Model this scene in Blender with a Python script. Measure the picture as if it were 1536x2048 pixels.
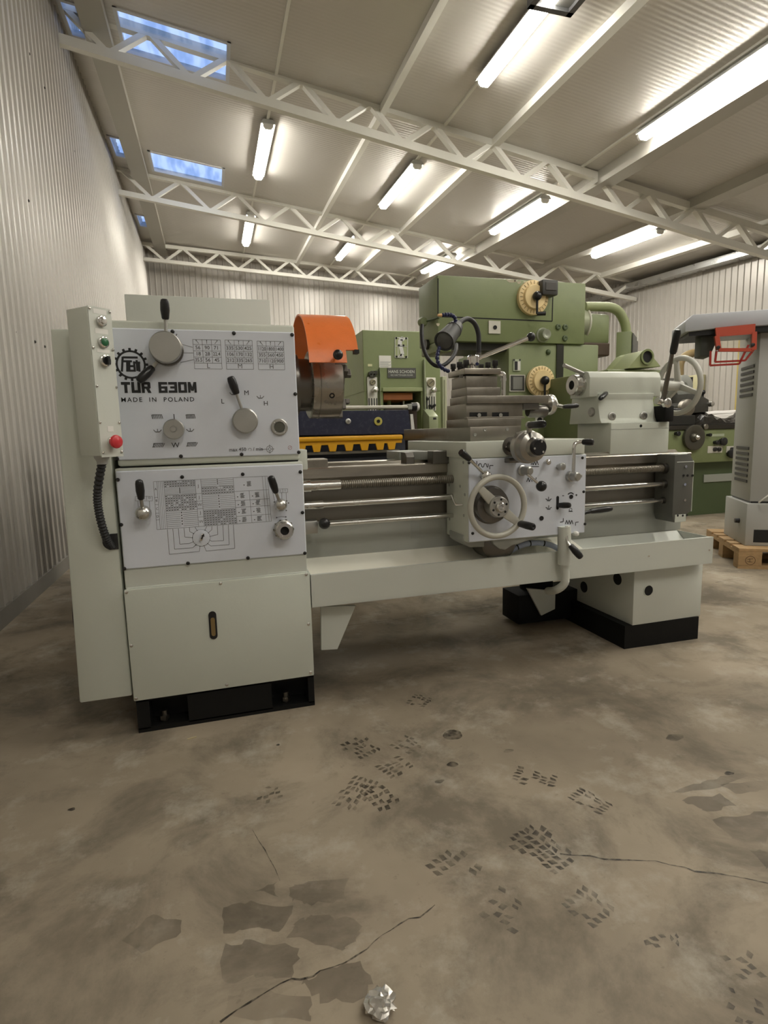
import bpy, bmesh, math, random
from mathutils import Vector, Matrix

for _o in list(bpy.data.objects):
    bpy.data.objects.remove(_o, do_unlink=True)
scene = bpy.context.scene
COL = scene.collection
random.seed(7)

# ------------------------------------------------------------------ camera
F_PX, CAM_H = 1130.0, 1.0                      # focal length in pixels of the 1536 x 2048 frame, eye height in metres
YAW, PITCH, ROLL = (math.radians(v) for v in (16.4, 8.0, 1.44))
_fwd = Vector((math.sin(YAW) * math.cos(PITCH), math.cos(YAW) * math.cos(PITCH), -math.sin(PITCH)))
_rgt = Vector((math.cos(YAW), -math.sin(YAW), 0))
_dwn = _fwd.cross(_rgt)
_r2 = math.cos(ROLL) * _rgt + math.sin(ROLL) * _dwn
_d2 = -math.sin(ROLL) * _rgt + math.cos(ROLL) * _dwn
cam_data = bpy.data.cameras.new('camera')
cam_data.sensor_fit = 'VERTICAL'
cam_data.sensor_height = 36.0
cam_data.lens = 36.0 * F_PX / 2048.0
cam_data.clip_start, cam_data.clip_end = 0.05, 200
cam = bpy.data.objects.new('camera', cam_data)
cam.matrix_world = Matrix((( _r2.x, -_d2.x, -_fwd.x, 0.0), (_r2.y, -_d2.y, -_fwd.y, 0.0),
                           ( _r2.z, -_d2.z, -_fwd.z, CAM_H), (0, 0, 0, 1)))
COL.objects.link(cam)
scene.camera = cam

# ------------------------------------------------------------------ dusk sky seen through the rooflights
world = bpy.data.worlds.new('dusk_sky')
scene.world = world
world.use_nodes = True
_bg = world.node_tree.nodes['Background']
_bg.inputs['Color'].default_value = (0.36, 0.50, 0.86, 1)
_bg.inputs['Strength'].default_value = 0.36
TUBE = 15.0                                     # emission of the fluorescent diffusers
vs = scene.view_settings
vs.view_transform = 'Standard'; vs.look = 'None'; vs.exposure = 2.17; vs.gamma = 1.0; vs.use_curve_mapping = False

# ------------------------------------------------------------------ measuring helpers (real places from sight lines)
def _ray(px, py):
    a, b = (px - 768.0) / F_PX, (py - 1024.0) / F_PX
    return _r2 * a + _d2 * b + _fwd
def at(px, py, Y):
    d = _ray(px, py); t = Y / d.y
    return Vector((d.x * t, Y, CAM_H + d.z * t))
def aX(px, py, Y): return at(px, py, Y).x
def aZ(px, py, Y): return at(px, py, Y).z
def atfloor(px, py, z=0.0):
    d = _ray(px, py); t = (z - CAM_H) / d.z
    return Vector((d.x * t, d.y * t, z))

# ------------------------------------------------------------------ object helpers
ORG = {}
def finish(o, parent, label, cat, group, kind):
    if label: o['label'] = label
    if cat: o['category'] = cat
    if group: o['group'] = group
    if kind: o['kind'] = kind
    COL.objects.link(o)
    return o
def thing(name, loc, label, cat, group=None):
    o = bpy.data.objects.new(name, None)
    o.empty_display_size = 0.1
    o.location = loc
    ORG[o] = Vector(loc)
    return finish(o, None, label, cat, group, None)
def obj(name, bm, mat, parent=None, label=None, cat=None, group=None, kind=None, smooth=None, origin=None):
    """link a bmesh given in world coordinates as one mesh object; its origin goes to its centre"""
    me = bpy.data.meshes.new(name)
    if len(bm.verts) == 0: raise ValueError(name)
    if origin is None:
        lo = Vector((min(v.co[i] for v in bm.verts) for i in range(3)))
        hi = Vector((max(v.co[i] for v in bm.verts) for i in range(3)))
        c = (lo + hi) / 2
        if parent is None: c.z = lo.z
    else: c = Vector(origin)
    bmesh.ops.translate(bm, verts=bm.verts, vec=-c)
    if smooth is not None:
        bm.normal_update()
        for f in bm.faces: f.smooth = True
        lim = math.radians(smooth)
        for e in bm.edges:
            if len(e.link_faces) == 2 and e.calc_face_angle(0) > lim: e.smooth = False
    bm.to_mesh(me); bm.free()
    for m in (mat if isinstance(mat, (list, tuple)) else [mat]): me.materials.append(m)
    o = bpy.data.objects.new(name, me)
    ORG[o] = c
    if parent is not None:
        o.parent = parent; o.location = c - ORG[parent]
    else: o.location = c
    return finish(o, parent, label, cat, group, kind)
def link_copy(src, pos, parent, rot=None, label=None):
    """a repeat that shares the mesh data of src"""
    o = src.copy()
    ORG[o] = Vector(pos)
    o.parent = parent
    o.location = Vector(pos) - (ORG[parent] if parent is not None else Vector((0, 0, 0)))
    if rot is not None: o.rotation_euler = rot
    if label: o['label'] = label
    COL.objects.link(o)
    return o
def struct(name, bm, mat, parent=None, smooth=None):
    return obj(name, bm, mat, parent, kind='structure', smooth=smooth)

# ------------------------------------------------------------------ shape helpers (all add to a bmesh)
def B(): return bmesh.new()
def box(bm, x0, x1, y0, y1, z0, z1, bev=0.0, seg=2, rot=None, mi=0):
    sx, sy, sz = abs(x1 - x0), abs(y1 - y0), abs(z1 - z0)
    r = bmesh.ops.create_cube(bm, size=1.0, matrix=Matrix.Diagonal((sx, sy, sz, 1)))
    vs_ = r['verts']
    if bev > 0:
        es = list({e for v in vs_ for e in v.link_edges})
        rb = bmesh.ops.bevel(bm, geom=es, offset=min(bev, min(sx, sy, sz) * 0.49), segments=seg, affect='EDGES', profile=0.5)
        vs_ = list({v for f in rb['faces'] for v in f.verts} | {v for v in vs_ if v.is_valid})
    fs = list({f for v in vs_ for f in v.link_faces})
    if mi:
        for f in fs: f.material_index = mi
    M = Matrix.Translation(((x0 + x1) / 2, (y0 + y1) / 2, (z0 + z1) / 2))
    if rot is not None: M = M @ (rot if isinstance(rot, Matrix) else Matrix.Rotation(rot, 4, 'Z'))
    bmesh.ops.transform(bm, matrix=M, verts=vs_)
    return vs_
def _frame(d):
    d = d.normalized()
    u = d.orthogonal().normalized() if abs(d.z) > 0.99 else d.cross(Vector((0, 0, 1))).normalized()
    return d, u, d.cross(u).normalized()
def revolve(bm, p, d, prof, seg=24, mi=0):
    """prof = [(distance along axis d from p, radius), ...]"""
    p = Vector(p); d, u, w = _frame(Vector(d))
    rings = []
    for h, r in prof:
        if r <= 1e-6: rings.append([bm.verts.new(p + d * h)])
        else: rings.append([bm.verts.new(p + d * h + (u * math.cos(2 * math.pi * k / seg) + w * math.sin(2 * math.pi * k / seg)) * r) for k in range(seg)])
    out = [v for r in rings for v in r]
    for a, b in zip(rings, rings[1:]):
        for k in range(seg):
            k2 = (k + 1) % seg
            if len(a) == 1 and len(b) == 1: continue
            if len(a) == 1: f = bm.faces.new((a[0], b[k], b[k2]))
            elif len(b) == 1: f = bm.faces.new((a[k2], a[k], b[0]))
            else: f = bm.faces.new((a[k2], a[k], b[k], b[k2]))
            f.material_index = mi
    if len(rings[0]) > 1: bm.faces.new(rings[0]).material_index = mi
    if len(rings[-1]) > 1: bm.faces.new(list(reversed(rings[-1]))).material_index = mi
    return out
def cyl(bm, p0, p1, r, r1=None, seg=20, ch=0.0, mi=0):
    p0, p1 = Vector(p0), Vector(p1); L = (p1 - p0).length; r1 = r if r1 is None else r1
    if ch > 0: pr = [(0, r - ch), (ch, r), (L - ch, r1), (L, r1 - ch)]
    else: pr = [(0, r), (L, r1)]
    return revolve(bm, p0, p1 - p0, pr, seg, mi)
def ball(bm, c, r, seg=16, mi=0, sx=1, sz=1):
    n = seg // 2
    return revolve(bm, Vector(c), Vector((0, 0, 1)), [(-r * math.cos(math.pi * i / n) * sz, r * math.sin(math.pi * i / n)) for i in range(n + 1)], seg, mi)
def smooth_path(pts, n=8):
    pts = [Vector(p) for p in pts]
    out = []
    P = [pts[0]] + pts + [pts[-1]]
    for i in range(1, len(P) - 2):
        a, b, c, d = P[i - 1], P[i], P[i + 1], P[i + 2]
        for k in range(n):
            t = k / n
            out.append(0.5 * ((2 * b) + (c - a) * t + (2 * a - 5 * b + 4 * c - d) * t * t + (3 * b - a - 3 * c + d) * t ** 3))
    out.append(pts[-1])
    return out
def tube(bm, pts, r, seg=10, mi=0, rad=None):
    pts = [Vector(p) for p in pts]
    prev = None; rings = []
    for i, p in enumerate(pts):
        t = (pts[min(i + 1, len(pts) - 1)] - pts[max(i - 1, 0)]).normalized()
        if prev is None: _, u, _ = _frame(t)
        else: u = (prev - t * prev.dot(t)).normalized()
        prev = u; w = t.cross(u)
        rr = r if rad is None else rad[i]
        rings.append([bm.verts.new(p + (u * math.cos(2 * math.pi * k / seg) + w * math.sin(2 * math.pi * k / seg)) * rr) for k in range(seg)])
    for a, b in zip(rings, rings[1:]):
        for k in range(seg):
            f = bm.faces.new((a[k], a[(k + 1) % seg], b[(k + 1) % seg], b[k])); f.material_index = mi
    bm.faces.new(list(reversed(rings[0]))).material_index = mi
    bm.faces.new(rings[-1]).material_index = mi
    return [v for r_ in rings for v in r_]
def prism(bm, pts, d, bev=0.0, mi=0):
    """planar polygon pts (3-D) pushed along vector d"""
    a = [bm.verts.new(Vector(p)) for p in pts]; d = Vector(d)
    b = [bm.verts.new(v.co + d) for v in a]
    n = len(a)
    fs = [bm.faces.new(list(reversed(a))), bm.faces.new(b)]
    for i in range(n): fs.append(bm.faces.new((a[i], a[(i + 1) % n], b[(i + 1) % n], b[i])))
    for f in fs: f.material_index = mi
    bmesh.ops.recalc_face_normals(bm, faces=fs)
    if bev > 0:
        es = list({e for f in fs for e in f.edges})
        bmesh.ops.bevel(bm, geom=es, offset=bev, segments=2, affect='EDGES', profile=0.5)
    return a + b
def prismY(bm, xz, y0, y1, bev=0.0, mi=0): return prism(bm, [(x, y0, z) for x, z in xz], (0, y1 - y0, 0), bev, mi)
def prismX(bm, yz, x0, x1, bev=0.0, mi=0): return prism(bm, [(x0, y, z) for y, z in yz], (x1 - x0, 0, 0), bev, mi)
def prismZ(bm, xy, z0, z1, bev=0.0, mi=0): return prism(bm, [(x, y, z0) for x, y in xy], (0, 0, z1 - z0), bev, mi)
def torus(bm, c, axis, R, r, seg=40, sub=10, mi=0):
    c = Vector(c); d, u, w = _frame(Vector(axis))
    rings = []
    for i in range(seg):
        a = 2 * math.pi * i / seg; e = u * math.cos(a) + w * math.sin(a)
        rings.append([bm.verts.new(c + e * (R + r * math.cos(2 * math.pi * k / sub)) + d * r * math.sin(2 * math.pi * k / sub)) for k in range(sub)])
    for i in range(seg):
        a, b = rings[i], rings[(i + 1) % seg]
        for k in range(sub):
            bm.faces.new((a[k], b[k], b[(k + 1) % sub], a[(k + 1) % sub])).material_index = mi
def annulus(bm, c, axis, r0, r1, th, seg=32, a0=0.0, a1=2 * math.pi, u=None):
    """flat ring (or arc of one) of thickness th along axis"""
    c = Vector(c); d, uu, w = _frame(Vector(axis))
    if u is not None: uu = Vector(u).normalized(); w = d.cross(uu)
    full = abs(a1 - a0 - 2 * math.pi) < 1e-5; n = seg if full else seg + 1
    q = []
    for i in range(n):
        a = a0 + (a1 - a0) * i / seg; e = uu * math.cos(a) + w * math.sin(a)
        q.append([bm.verts.new(c + e * r + d * h) for r, h in ((r0, 0), (r1, 0), (r1, th), (r0, th))])
    for i in range(seg):
        a, b = q[i], q[(i + 1) % n]
        for k in range(4): bm.faces.new((a[k], a[(k + 1) % 4], b[(k + 1) % 4], b[k]))
    if not full: bm.faces.new(q[0]); bm.faces.new(list(reversed(q[-1])))
def bar(bm, p0, p1, w, h, up=(0, 0, 1), mi=0):
    """square bar between two points"""
    p0, p1 = Vector(p0), Vector(p1); d = (p1 - p0).normalized()
    s = d.cross(Vector(up)).normalized(); t = s.cross(d)
    return prism(bm, [p0 + s * a * w / 2 + t * b * h / 2 for a, b in ((-1, -1), (1, -1), (1, 1), (-1, 1))], p1 - p0, mi=mi)

# ------------------------------------------------------------------ print: text and lines lying on a surface
def text_to(bm, s, pos, size, right=(1, 0, 0), up=(0, 0, 1), align='LEFT', bold=0.0, stretch=1.0, spacing=1.0, shear=0.0, mi=0):
    cu = bpy.data.curves.new('t', 'FONT')
    cu.body = s; cu.size = size; cu.align_x = align; cu.align_y = 'CENTER'; cu.resolution_u = 2
    cu.offset = bold; cu.space_character = spacing; cu.shear = shear
    to = bpy.data.objects.new('t', cu); COL.objects.link(to)
    dg = bpy.context.evaluated_depsgraph_get()
    me = bpy.data.meshes.new_from_object(to.evaluated_get(dg))
    R_, U = Vector(right).normalized(), Vector(up).normalized(); N = R_.cross(U)
    M = Matrix(((R_.x * stretch, U.x, N.x, pos[0]), (R_.y * stretch, U.y, N.y, pos[1]), (R_.z * stretch, U.z, N.z, pos[2]), (0, 0, 0, 1)))
    me.transform(M)
    n0 = len(bm.faces); bm.from_mesh(me); bm.faces.ensure_lookup_table()
    for f in bm.faces[n0:]: f.material_index = mi
    bpy.data.objects.remove(to, do_unlink=True); bpy.data.meshes.remove(me); bpy.data.curves.remove(cu)
def ln(bm, x0, z0, x1, z1, Y, w=0.0012, mi=0):
    """thin printed line on a front (Y = const) surface"""
    a, b = Vector((x0, 0, z0)), Vector((x1, 0, z1)); d = (b - a).normalized(); s = Vector((-d.z, 0, d.x)) * w / 2
    vs_ = [bm.verts.new((p.x, Y, p.z)) for p in (a - s, b - s, b + s, a + s)]
    f = bm.faces.new(vs_); f.material_index = mi
    f.normal_update()
    if f.normal.y > 0: f.normal_flip()
def poly(bm, pts, Y, mi=0):
    f = bm.faces.new([bm.verts.new((x, Y, z)) for x, z in pts]); f.normal_update()
    if f.normal.y > 0: f.normal_flip()
    f.material_index = mi
def disc(bm, x, z, r, Y, seg=14, mi=0): poly(bm, [(x + r * math.cos(2 * math.pi * k / seg), z + r * math.sin(2 * math.pi * k / seg)) for k in range(seg)], Y, mi)
def ringp(bm, x, z, r0, r1, Y, seg=28, a0=0, a1=2 * math.pi):
    for k in range(seg):
        p, q = a0 + (a1 - a0) * k / seg, a0 + (a1 - a0) * (k + 1) / seg
        poly(bm, [(x + r * math.cos(t), z + r * math.sin(t)) for r, t in ((r0, p), (r1, p), (r1, q), (r0, q))], Y)

# ------------------------------------------------------------------ materials
MATS = {}
def mat(name, col, rough=0.5, metal=0.0, var=0.0, vscale=6.0, bump=0.0, bscale=80.0, emit=None, coat=0.0, stretch=None, spec=0.5, dirt=None, dscale=3.0, damt=0.0):
    if name in MATS: return MATS[name]
    m = bpy.data.materials.new(name); m.use_nodes = True; nt = m.node_tree; N = nt.nodes; L = nt.links
    b = N['Principled BSDF']
    b.inputs['Roughness'].default_value = rough; b.inputs['Metallic'].default_value = metal
    b.inputs['Specular IOR Level'].default_value = spec
    if coat: b.inputs['Coat Weight'].default_value = coat
    b.inputs['Base Color'].default_value = (*col, 1)
    tc = N.new('ShaderNodeTexCoord'); src = tc.outputs['Object']
    if stretch:
        mp = N.new('ShaderNodeMapping'); mp.inputs['Scale'].default_value = stretch; L.new(src, mp.inputs['Vector']); src = mp.outputs['Vector']
    if var or damt:
        nz = N.new('ShaderNodeTexNoise'); nz.inputs['Scale'].default_value = vscale; nz.inputs['Detail'].default_value = 6
        L.new(src, nz.inputs['Vector'])
        mx = N.new('ShaderNodeMix'); mx.data_type = 'RGBA'
        mx.inputs[6].default_value = (*[c * (1 - var) for c in col], 1); mx.inputs[7].default_value = (*[min(1, c * (1 + var)) for c in col], 1)
        L.new(nz.outputs['Fac'], mx.inputs[0]); last = mx.outputs[2]
        if damt:
            n2 = N.new('ShaderNodeTexNoise'); n2.inputs['Scale'].default_value = dscale; n2.inputs['Detail'].default_value = 8; n2.inputs['Roughness'].default_value = 0.65
            L.new(src, n2.inputs['Vector'])
            rp = N.new('ShaderNodeValToRGB'); rp.color_ramp.elements[0].position = 0.52; rp.color_ramp.elements[1].position = 0.72
            rp.color_ramp.elements[0].color = (0, 0, 0, 1); rp.color_ramp.elements[1].color = (damt, damt, damt, 1)
            L.new(n2.outputs['Fac'], rp.inputs[0])
            m2 = N.new('ShaderNodeMix'); m2.data_type = 'RGBA'; L.new(rp.outputs[0], m2.inputs[0]); L.new(last, m2.inputs[6]); m2.inputs[7].default_value = (*(dirt or (0.03, 0.025, 0.02)), 1)
            last = m2.outputs[2]
        L.new(last, b.inputs['Base Color'])
        mr = N.new('ShaderNodeMapRange'); mr.inputs['To Min'].default_value = max(0.02, rough - 0.08); mr.inputs['To Max'].default_value = min(1, rough + 0.1)
        L.new(nz.outputs['Fac'], mr.inputs['Value']); L.new(mr.outputs[0], b.inputs['Roughness'])
    if bump:
        nb = N.new('ShaderNodeTexNoise'); nb.inputs['Scale'].default_value = bscale; nb.inputs['Detail'].default_value = 3
        L.new(src, nb.inputs['Vector'])
        bp = N.new('ShaderNodeBump'); bp.inputs['Strength'].default_value = bump; bp.inputs['Distance'].default_value = 0.002
        L.new(nb.outputs['Fac'], bp.inputs['Height']); L.new(bp.outputs[0], b.inputs['Normal'])
    if emit:
        b.inputs['Emission Color'].default_value = (*emit[0], 1); b.inputs['Emission Strength'].default_value = emit[1]
    MATS[name] = m
    return m

PAINT = mat('pale_grey_green_paint', (0.58, 0.605, 0.535), 0.42, var=0.05, vscale=3, bump=0.12, bscale=120)
PAINT2 = mat('pale_grey_plain_paint', (0.59, 0.61, 0.555), 0.45, var=0.04, vscale=2, bump=0.1, bscale=90)
PLATE = mat('white_grey_anodised_plate', (0.68, 0.715, 0.79), 0.38, var=0.03, vscale=4)
BLACKPAINT = mat('black_plinth_paint', (0.006, 0.006, 0.0055), 0.65, var=0.2, bump=0.2, spec=0.25)
GREYPAINT = mat('mid_grey_paint', (0.33, 0.34, 0.31), 0.45, var=0.05)
STEEL = mat('bright_turned_steel', (0.60, 0.59, 0.56), 0.24, 1.0, var=0.12, vscale=14)
STEELD = mat('dull_ground_steel', (0.30, 0.278, 0.24), 0.38, 1.0, var=0.22, vscale=9, damt=0.4, dscale=6, dirt=(0.10, 0.085, 0.065))
STEELW = mat('worn_way_steel', (0.38, 0.35, 0.30), 0.30, 1.0, var=0.25, vscale=7, stretch=(1, 6, 6))
CAST = mat('oiled_dark_steel', (0.17, 0.16, 0.145), 0.34, 1.0, var=0.2, vscale=12)
CHUCKM = mat('chuck_steel', (0.40, 0.375, 0.335), 0.27, 1.0, var=0.25, vscale=7, damt=0.3, dscale=5, dirt=(0.13, 0.11, 0.085))
MIDST = mat('mid_steel', (0.36, 0.345, 0.315), 0.30, 1.0, var=0.15, vscale=12)
CHROME = mat('chrome', (0.75, 0.74, 0.72), 0.12, 1.0)
BRUSH = mat('brushed_steel_disc', (0.46, 0.455, 0.43), 0.38, 1.0, var=0.15, vscale=10)
BLACK = mat('black_plastic', (0.012, 0.012, 0.013), 0.3)
RUBBER = mat('black_rubber', (0.018, 0.018, 0.019), 0.55)
INK = mat('black_ink', (0.018, 0.018, 0.02), 0.6)
GINK = mat('grey_ink', (0.12, 0.12, 0.125), 0.6)
DARK = mat('dark_hole', (0.008, 0.008, 0.008), 0.8)
WHITE = mat('white_plastic', (0.75, 0.74, 0.70), 0.4)
RED = mat('red_plastic', (0.60, 0.035, 0.045), 0.35)
GREENB = mat('green_button', (0.02, 0.13, 0.05), 0.3)
ORANGE = mat('orange_hammer_paint', (0.82, 0.20, 0.045), 0.3, var=0.1, vscale=20, bump=0.5, bscale=150, coat=0.3)
GREEN = mat('machine_green_paint', (0.205, 0.243, 0.110), 0.42, var=0.1, vscale=4, damt=0.35, dscale=5, dirt=(0.14, 0.165, 0.075), bump=0.1)
GREEN2 = mat('light_machine_green', (0.30, 0.34, 0.17), 0.45, var=0.1, vscale=4)
DGREEN = mat('deep_green_paint', (0.075, 0.105, 0.045), 0.5, var=0.1)
CREAM = mat('cream_dial', (0.86, 0.67, 0.35), 0.4, var=0.06)
NAVY = mat('navy_paint', (0.018, 0.021, 0.05), 0.4, var=0.15, vscale=10, damt=0.2, dscale=30, dirt=(0.2, 0.2, 0.22))
YELLOW = mat('yellow_guard_paint', (0.80, 0.40, 0.012), 0.4, var=0.1)
OFFWHITE = mat('off_white_paint', (0.62, 0.60, 0.52), 0.45, var=0.05)
MGREY = mat('light_machine_grey', (0.40, 0.40, 0.38), 0.45, var=0.05)
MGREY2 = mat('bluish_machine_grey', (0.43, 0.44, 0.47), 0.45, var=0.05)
REDG = mat('red_guard_plastic', (0.44, 0.065, 0.032), 0.35)
WOOD = mat('pallet_pine', (0.42, 0.27, 0.13), 0.7, var=0.3, vscale=7, stretch=(1, 8, 8), bump=0.3, bscale=60, damt=0.3, dscale=6, dirt=(0.12, 0.08, 0.05))
ALU = mat('sign_aluminium', (0.62, 0.62, 0.60), 0.35, 0.8)
BLUEH = mat('navy_hose_plastic', (0.012, 0.016, 0.07), 0.35)
RAILW = mat('truss_white_paint', (0.76, 0.745, 0.68), 0.5, var=0.05)
HOSEW = mat('clear_blue_hose', (0.50, 0.56, 0.72), 0.25, spec=0.6)
# ================================================================== THE HALL
XL, XR, YB, YF = -1.18, 8.45, 13.75, -4.0
ROOF = [(-10, 5.0, -.15), (3, 5.0, -.148), (6.55, 5.03, -.14), (10.05, 5.12, -.125), (13.2, 5.06, -.07), (14.2, 5.06, -.07)]
def roofz(X, Y):
    for a, b in zip(ROOF, ROOF[1:]):
        if Y <= b[0] or b is ROOF[-1]:
            t = (Y - a[0]) / (b[0] - a[0])
            return a[1] + t * (b[1] - a[1]) + (a[2] + t * (b[2] - a[2])) * (X - XL)

def floor_material(name, wet=1.0):
    m = bpy.data.materials.new(name); m.use_nodes = True; nt = m.node_tree; N, L = nt.nodes, nt.links
    b = N['Principled BSDF']; tc = N.new('ShaderNodeTexCoord'); geo = N.new('ShaderNodeNewGeometry')
    pos = geo.outputs['Position']
    def noise(scale, detail, rough=0.55, dist=0.0):
        n = N.new('ShaderNodeTexNoise'); n.inputs['Scale'].default_value = scale; n.inputs['Detail'].default_value = detail
        n.inputs['Roughness'].default_value = rough; n.inputs['Distortion'].default_value = dist; L.new(pos, n.inputs['Vector']); return n.outputs['Fac']
    def ramp(v, p0, p1, c0=(0, 0, 0, 1), c1=(1, 1, 1, 1)):
        r = N.new('ShaderNodeValToRGB'); r.color_ramp.elements[0].position = p0; r.color_ramp.elements[1].position = p1
        r.color_ramp.elements[0].color = c0; r.color_ramp.elements[1].color = c1; L.new(v, r.inputs[0]); return r.outputs[0]
    def mix(f, a, c):
        x = N.new('ShaderNodeMix'); x.data_type = 'RGBA'
        for s, v in ((0, f), (6, a), (7, c)):
            if hasattr(v, 'links'): L.new(v, x.inputs[s])
            else: x.inputs[s].default_value = v
        return x.outputs[2]
    w = wet * 1.18
    base = ramp(noise(0.9, 5, 0.6), 0.32, 0.68, (0.170 * w, 0.140 * w, 0.102 * w, 1), (0.340 * w, 0.285 * w, 0.216 * w, 1))
    c = mix(ramp(noise(2.6, 8, 0.68, 0.4), 0.47, 0.62, c1=(.72, .72, .72, 1)), base, (0.105 * w, 0.090 * w, 0.067 * w, 1))
    c = mix(ramp(noise(4.5, 9, 0.7), 0.53, 0.70, c1=(.6, .6, .6, 1)), c, (0.40 * w, 0.365 * w, 0.305 * w, 1))
    c = mix(ramp(noise(34, 4, 0.7), 0.62, 0.72, c1=(.28, .28, .28, 1)), c, (0.08 * w, 0.068 * w, 0.05 * w, 1))
    L.new(c, b.inputs['Base Color'])
    L.new(ramp(noise(3.2, 6), 0.3, 0.75, (.52, .52, .52, 1), (.80, .80, .80, 1)), b.inputs['Roughness'])
    b.inputs['Specular IOR Level'].default_value = 0.2
    bp = N.new('ShaderNodeBump'); bp.inputs['Strength'].default_value = 0.18; bp.inputs['Distance'].default_value = 0.004
    L.new(noise(55, 5), bp.inputs['Height']); L.new(bp.outputs[0], b.inputs['Normal'])
    return m
FLOORM = floor_material('worn_concrete')

def sheet_material(name, col, rough, metal):
    m = mat(name, col, rough, metal, var=0.05, vscale=1.5, damt=0.10, dscale=2.0, dirt=(0.2, 0.17, 0.13))
    return m
WALLM = sheet_material('cream_wall_sheet', (0.46, 0.438, 0.402), 0.34, 0.22)

def ceiling_material():
    m = bpy.data.materials.new('grey_roof_sheet'); m.use_nodes = True; nt = m.node_tree; N, L = nt.nodes, nt.links
    b = N['Principled BSDF']; geo = N.new('ShaderNodeNewGeometry')
    nz = N.new('ShaderNodeTexNoise'); nz.inputs['Scale'].default_value = 1.2; L.new(geo.outputs['Position'], nz.inputs['Vector'])
    mx = N.new('ShaderNodeMix'); mx.data_type = 'RGBA'; mx.inputs[6].default_value = (0.56, 0.535, 0.495, 1); mx.inputs[7].default_value = (0.61, 0.58, 0.535, 1)
    L.new(nz.outputs['Fac'], mx.inputs[0]); L.new(mx.outputs[2], b.inputs['Base Color'])
    b.inputs['Metallic'].default_value = 0.35; b.inputs['Roughness'].default_value = 0.36
    wv = N.new('ShaderNodeTexWave'); wv.wave_type = 'BANDS'; wv.bands_direction = 'Y'; wv.inputs['Scale'].default_value = 6.4; wv.inputs['Distortion'].default_value = 0.0
    L.new(geo.outputs['Position'], wv.inputs['Vector'])
    bp = N.new('ShaderNodeBump'); bp.inputs['Strength'].default_value = 0.4; bp.inputs['Distance'].default_value = 0.003
    L.new(wv.outputs['Fac'], bp.inputs['Height']); L.new(bp.outputs[0], b.inputs['Normal'])
    return m
CEILM = ceiling_material()

# floor ----------------------------------------------------------------
bm = B(); box(bm, XL - .3, XR + .3, YF - .3, YB + .3, -0.2, 0.0)
floor = struct('floor', bm, FLOORM)

# ribbed sheet walls ---------------------------------------------------
def ribbed(bm, a, b, n, z0f, z1f, pitch=0.12, depth=0.015):
    """a, b: floor ends (x, y); n: direction into the room; narrow ribs standing proud every pitch"""
    a, b, n = Vector((*a, 0)), Vector((*b, 0)), Vector((*n, 0))
    L_ = (b - a).length; d = (b - a) / L_
    s = [0.0]; prof = [(0.0, 0.0)]
    k = 0
    while k * pitch < L_ - pitch:
        o = k * pitch
        prof += [(o + .040, 0), (o + .049, depth), (o + .066, depth), (o + .075, 0)]
        k += 1
    prof.append((L_, 0))
    lo, hi = [], []
    for t, h in prof:
        p = a + d * t + n * h
        lo.append(bm.verts.new((p.x, p.y, z0f(p.x, p.y)))); hi.append(bm.verts.new((p.x, p.y, z1f(p.x, p.y))))
    for i in range(len(lo) - 1): bm.faces.new((lo[i], lo[i + 1], hi[i + 1], hi[i]))
    # backing so that the wall is a solid sheet
    q = [bm.verts.new(p) for p in ((a - n * .06) + Vector((0, 0, z0f(a.x, a.y))), (b - n * .06) + Vector((0, 0, z0f(b.x, b.y))),
                                  (b - n * .06) + Vector((0, 0, z1f(b.x, b.y))), (a - n * .06) + Vector((0, 0, z1f(a.x, a.y))))]
    bm.faces.new(q)
    bmesh.ops.recalc_face_normals(bm, faces=bm.faces)
top = lambda x, y: 5.6
bm = B(); ribbed(bm, (XL, YF), (XL, YB), (1, 0), lambda x, y: 0.09, top); wall_left = struct('wall_left', bm, WALLM)
bm = B(); ribbed(bm, (XL, YB), (XR, YB), (0, -1), lambda x, y: 0.09, top); wall_back = struct('wall_back', bm, WALLM)
bm = B(); ribbed(bm, (XR, YB), (XR, YF), (-1, 0), lambda x, y: 0.09, top); wall_right = struct('wall_right', bm, WALLM)
bm = B(); ribbed(bm, (XR, YF), (XL, YF), (0, 1), lambda x, y: 0.09, top); wall_front = struct('wall_front', bm, mat('pale_gate_sheet', (0.45, 0.44, 0.41), 0.5))
src = None
for q in ((83, 97), (237, 440), (363, 720), (152, 1520), (232, 1645), (370, 1825), (645, 1325), (605, 1237), (780, 1610), (808, 1675), (855, 1780), (120, 2720), (285, 2800), (365, 2840)):
    d_ = _ray(q[0] * .2441, q[1] * .2441); t_ = (XL + .001) / d_.x; p = Vector((XL + .001, d_.y * t_, CAM_H + d_.z * t_))
    if src is None:
        bm = B(); revolve(bm, p, (1, 0, 0), [(0, .011), (.006, .009), (.009, .004)], 8); src = obj('screw', bm, mat('dark_screw', (.06, .055, .05), .5, .5), wall_left)
    else: link_copy(src, p + Vector((.0045, 0, 0)), wall_left)
KERB = mat('grey_kerb', (0.22, 0.205, 0.18), 0.7, var=0.2)
bm = B(); box(bm, XL - .05, XL + .02, YF, YB, 0, .10); struct('baseboard_left', bm, KERB)
bm = B(); box(bm, XL, XR, YB - .02, YB + .05, 0, .10); struct('baseboard_back', bm, KERB)
bm = B(); box(bm, XR - .02, XR + .05, YF, YB, 0, .10); struct('baseboard_right', bm, KERB)

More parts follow.
